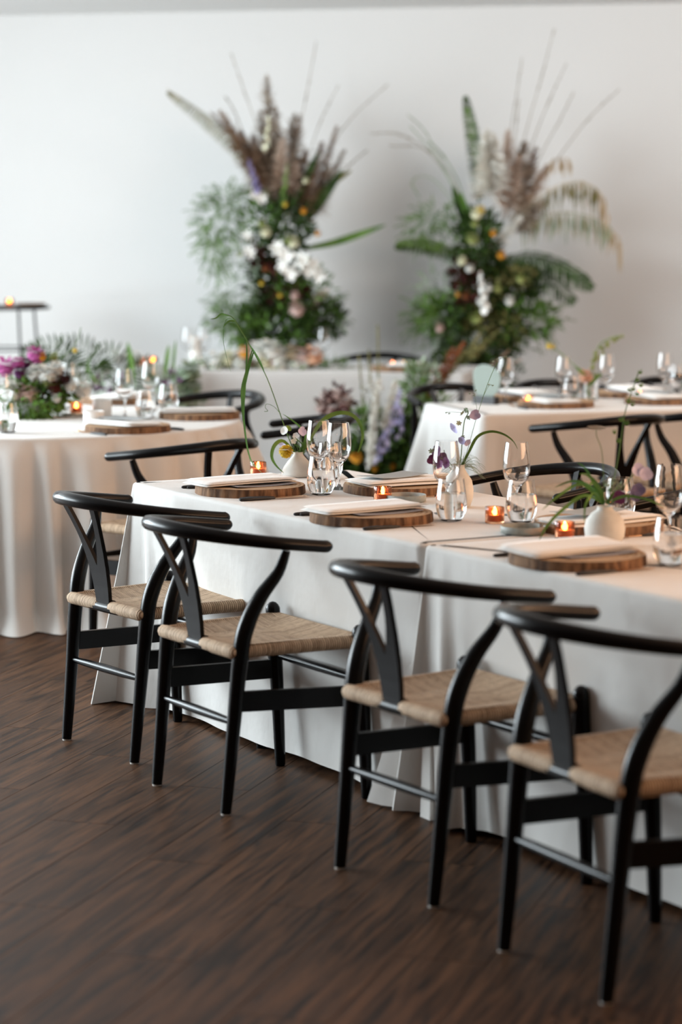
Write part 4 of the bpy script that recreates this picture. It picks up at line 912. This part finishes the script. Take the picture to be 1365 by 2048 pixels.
def G_(*s):
    if len(s) > 1: return [G_(z) for z in s]
    def f(mb):
        for (bx, by, tx, ty) in s: path = bez(q(bx, by), q((bx + tx) / 2, (by + ty) / 2), q(tx, ty), 8); mb.tube(path, .004, 5); hairs(mb, path, .05, 60, .003, .0, .3, .45)
    return f
meadow('knee-high flowers on the floor before the back table with white tails and lavender spikes', B, y0, [
 ('dark_foliage', 'leaf_dark', B_fn((790, 900, .16, .22, 800, .07, .012), (740, 930, .20, .12, 500, .07, .012), (700, 980, .22, .25, 700, .07, .012), (790, 1010, .2, .20, 500, .07, .012))),
 ('foliage', 'leaf_green', B_fn((800, 900, .12, .18, 350, .07, .009), (735, 860, .10, .12, 200, .06, .008), (770, 960, .25, .2, 500, .07, .010))),
 ('white_tail', 'plume_white', T_((757, 765, 738, 905, .055, 600, -.22), (745, 830, 742, 930, .05, 520, -.25), (790, 765, 765, 860, .05, 480, -.2), (752, 850, 735, 940, .04, 380, -.25))),
 ('flower_spike', 'lavender_petal', S_((792, 800, 775, 870, .019, 13, -.18), (800, 775, 795, 850, .019, 12, -.15), (778, 850, 768, 905, .020, 12, -.2), (764, 872, 752, 925, .017, 11, -.2), (806, 830, 798, 880, .017, 10, -.12))),
 ('flower', 'orange_petal', F_((714, 915, .032, -.14), (706, 912, .02, -.14), (757, 922, .02, -.1), (750, 935, .022, -.1), (786, 932, .018, -.1))),
 ('flower_cluster', 'white_petal', F_((740, 772, .022, 0), (752, 770, .022, .02), (730, 780, .022, 0), (763, 775, .018, 0), (745, 784, .022, -.02))),
 ('smoke_bush', 'blush_petal', F_((655, 795, .04, .1), (672, 790, .04, .1), (690, 800, .045, .1), (665, 815, .05, .1), (685, 825, .05, .1), (645, 815, .035, .1), (700, 830, .03, .1))),
 ('dark_leaves', 'burgundy', B_fn((672, 805, .09, .09, 60, .05, .014),)),
 ('brown_leaf', 'plume_brown', T_((630, 800, 665, 850, .03, 80, .1), (705, 800, 690, 850, .03, 80, .1))),
 ('reed', 'leaf_olive', G_((760, 900, 756, 650), (735, 900, 718, 710), (748, 900, 738, 700))),
])
y0 = 12.9; B = A(880, 800, y0); B.z = 0
meadow('russet grasses and sage sprigs on the floor at the right end of the back table', B, y0, [
 ('russet_plume', 'rust_petal', T_((925, 690, 862, 790, .06, 300, 0), (905, 700, 850, 800, .05, 240, -.05), (890, 740, 850, 820, .05, 200, .05))), ('olive_plume', 'leaf_olive', T_((960, 670, 880, 770, .06, 260, .1), (850, 730, 830, 820, .05, 200, 0))),
 ('foliage', 'leaf_green', B_fn((830, 770, .06, .12, 160, .06, .008), (850, 860, .14, .25, 400, .07, .010))), ('sage_sprig', 'leaf_sage', B_fn((835, 760, .05, .10, 120, .05, .008), (862, 755, .05, .06, 90, .05, .008))),
 ('grass_loop', 'plume_brown', G_((900, 800, 1020, 700), (910, 800, 1040, 720))),
])
y0 = 12.6; B = A(330, 780, y0); B.z = 0
def palm(*pts): return lambda mb: frond(mb, smooth_path([q(*p) for p in pts], 4), .14, 12, .006, .25)
def blade(w_, *pts): return lambda mb: mb.ribbon(smooth_path([q(*p) for p in pts], 4), leaf_w(w_), None, .2)
meadow('palm fans, sword leaves and pale green blooms on the floor behind the round table', B, y0,
 [('palm_frond', 'leaf_dark', palm(*p)) for p in (((170, 770), (140, 725), (115, 700), (75, 690)), ((200, 780), (190, 730), (165, 700), (120, 684)), ((230, 785), (240, 745), (225, 715), (190, 702)), ((130, 780), (105, 735), (75, 715), (48, 706)), ((240, 790), (265, 760), (285, 740), (310, 735)))] +
 [('sword_leaf', 'leaf_green', blade(*p)) for p in ((.016, (268, 770), (262, 720), (255, 684)), (.012, (328, 770), (334, 720), (338, 690)), (.008, (345, 770), (348, 715), (352, 680)), (.010, (200, 770), (175, 735), (190, 700)))] + [
 ('foliage', 'leaf_sage', B_fn((200, 800, .35, .10, 130, .07, .009), (370, 850, .12, .2, 200, .07, .010), (360, 770, .10, .08, 110, .05, .008))),
 ('dark_foliage', 'plum_petal', B_fn((345, 765, .04, .05, 50, .04, .01), (215, 770, .08, .04, 50, .05, .010))),
 ('pale_bloom', 'leaf_sage', F_((378, 740, .06, -.05), (365, 790, .07, -.1), (362, 755, .045, 0), (385, 775, .05, -.05))), ('white_bloom', 'white_petal', F_((255, 722, .05, .1), (232, 712, .04, .1), (275, 712, .035, .1), (150, 745, .04, .1), (190, 750, .05, .1), (210, 735, .04, .1)))])
# pedestal with two candles left of the back table
pd = A(295, 730, 13.3); pd.z = 0; hgt = A(295, 730, 13.3).z
o = MB().box((-.10, -.10, 0), (.10, .10, hgt)).build('pedestal', 'dish', None, False); o.location = pd; tag(o, 'narrow grey pedestal with two candles left of the back table', 'pedestal')
for px, lab in ((281, 'left orange votive of the pair on the grey pedestal'), (306, 'right orange votive of the pair on the grey pedestal')):
    p = A(px, 730, 13.3); put('votive', Vector((p.x, 13.3, hgt)), 0, lab, make_votive)
# garland on the back table
GB = P(530, 737); y0 = GB.y; t = thing('garland', 'loose garland of white and peach flowers along the front of the back table', 'flower arrangement', GB)
mb = MB()
for k in range(9): bush(mb, A(395 + 34 * k, 732, y0), (.08, .08, .02), 30, .045, .007, .2)
for px in (560, 590, 480, 430): bush(mb, A(px, 752, y0 - .12), (.05, .04, .05), 22, .05, .007, .2, -.6)
put_part(mb, 'foliage', 'leaf_green', t, GB, True)
mb = MB()
for k in range(9): bush(mb, A(410 + 32 * k, 728, y0), (.10, .08, .03), 34, .04, .008, .2)
put_part(mb, 'pale_foliage', 'leaf_sage', t, GB, True)
for px, py, r, m_ in ((540, 702, .055, 'white_petal'), (516, 706, .05, 'white_petal'), (556, 715, .045, 'white_petal'), (490, 708, .04, 'orange_petal'), (503, 722, .04, 'plume_brown'), (478, 724, .045, 'white_petal'), (585, 708, .045, 'straw'), (606, 714, .045, 'blush_petal'), (626, 713, .055, 'peach_petal'), (590, 728, .04, 'white_petal'), (562, 730, .04, 'white_petal'), (456, 720, .04, 'cream_petal'), (432, 724, .045, 'white_petal'), (570, 748, .03, 'orange_petal'), (515, 758, .035, 'burgundy'), (592, 745, .035, 'white_petal'), (545, 745, .03, 'cream_petal'), (402, 732, .035, 'white_petal'), (528, 722, .045, 'cream_petal'), (545, 722, .04, 'blush_petal'), (610, 728, .03, 'white_petal')):
    mb = MB(); ball(mb, A(px, py - (4 if py < 740 else 0), y0 - (.12 if py > 740 else .03)), r * (1.3 if m_ in ('white_petal', 'cream_petal') else 1.1), 40, .38); put_part(mb, 'flower', m_, t, GB)
o = thing('pillar_candle', 'slim white pillar candle at the left end of the back table', 'candle', P(392, 727))
MB().lathe([(.03, 0), (.032, .003), (.032, .155), (.028, .158), (.004, .155)], 24).build('wax_body', 'white_wax', o); MB().tube([(0, 0, .154), (0, 0, .166)], .0012, 6).build('wick', 'dark_bark', o)
# tall slim table far left by the wall with candle and plate
y0 = 14.9; c = A(8, 612, y0); HT = c.z; t = thing('side_table', 'tall thin-legged black side table far left against the white wall', 'table', (c.x, y0, 0), ROOM)
MB().lathe([(.02, -.018), (.275, -.018), (.28, -.012), (.28, -.002), (.275, 0)], 40, (0, 0, HT)).build('tabletop', 'black_metal', t)
for k in range(4):
    an = pi / 4 + k * pi / 2; MB().tube([(.20 * cos(an), .20 * sin(an), HT - .015), (.235 * cos(an), .235 * sin(an), HT * .5), (.25 * cos(an), .25 * sin(an), 0)], .008, 8).build('leg', 'black_metal', t)
MB().tube([(.232 * cos(a_), .232 * sin(a_), HT * .75) for a_ in (2 * pi * k / 32 for k in range(33))], .006, 6, False).build('ring_brace', 'black_metal', t)
p = A(19, 612, y0); put('votive', Vector((p.x, y0, HT)), 0, 'orange votive on the tall side table far left', make_votive)
o = MB().lathe([(.05, 0), (.085, .006), (.095, .016), (.092, .017), (.08, .010), (.02, .008)], 36).build('plate', 'bark'); p = A(62, 612, y0); o.location = (p.x, y0, HT); tag(o, 'small dark plate on the tall side table far left', 'plate')
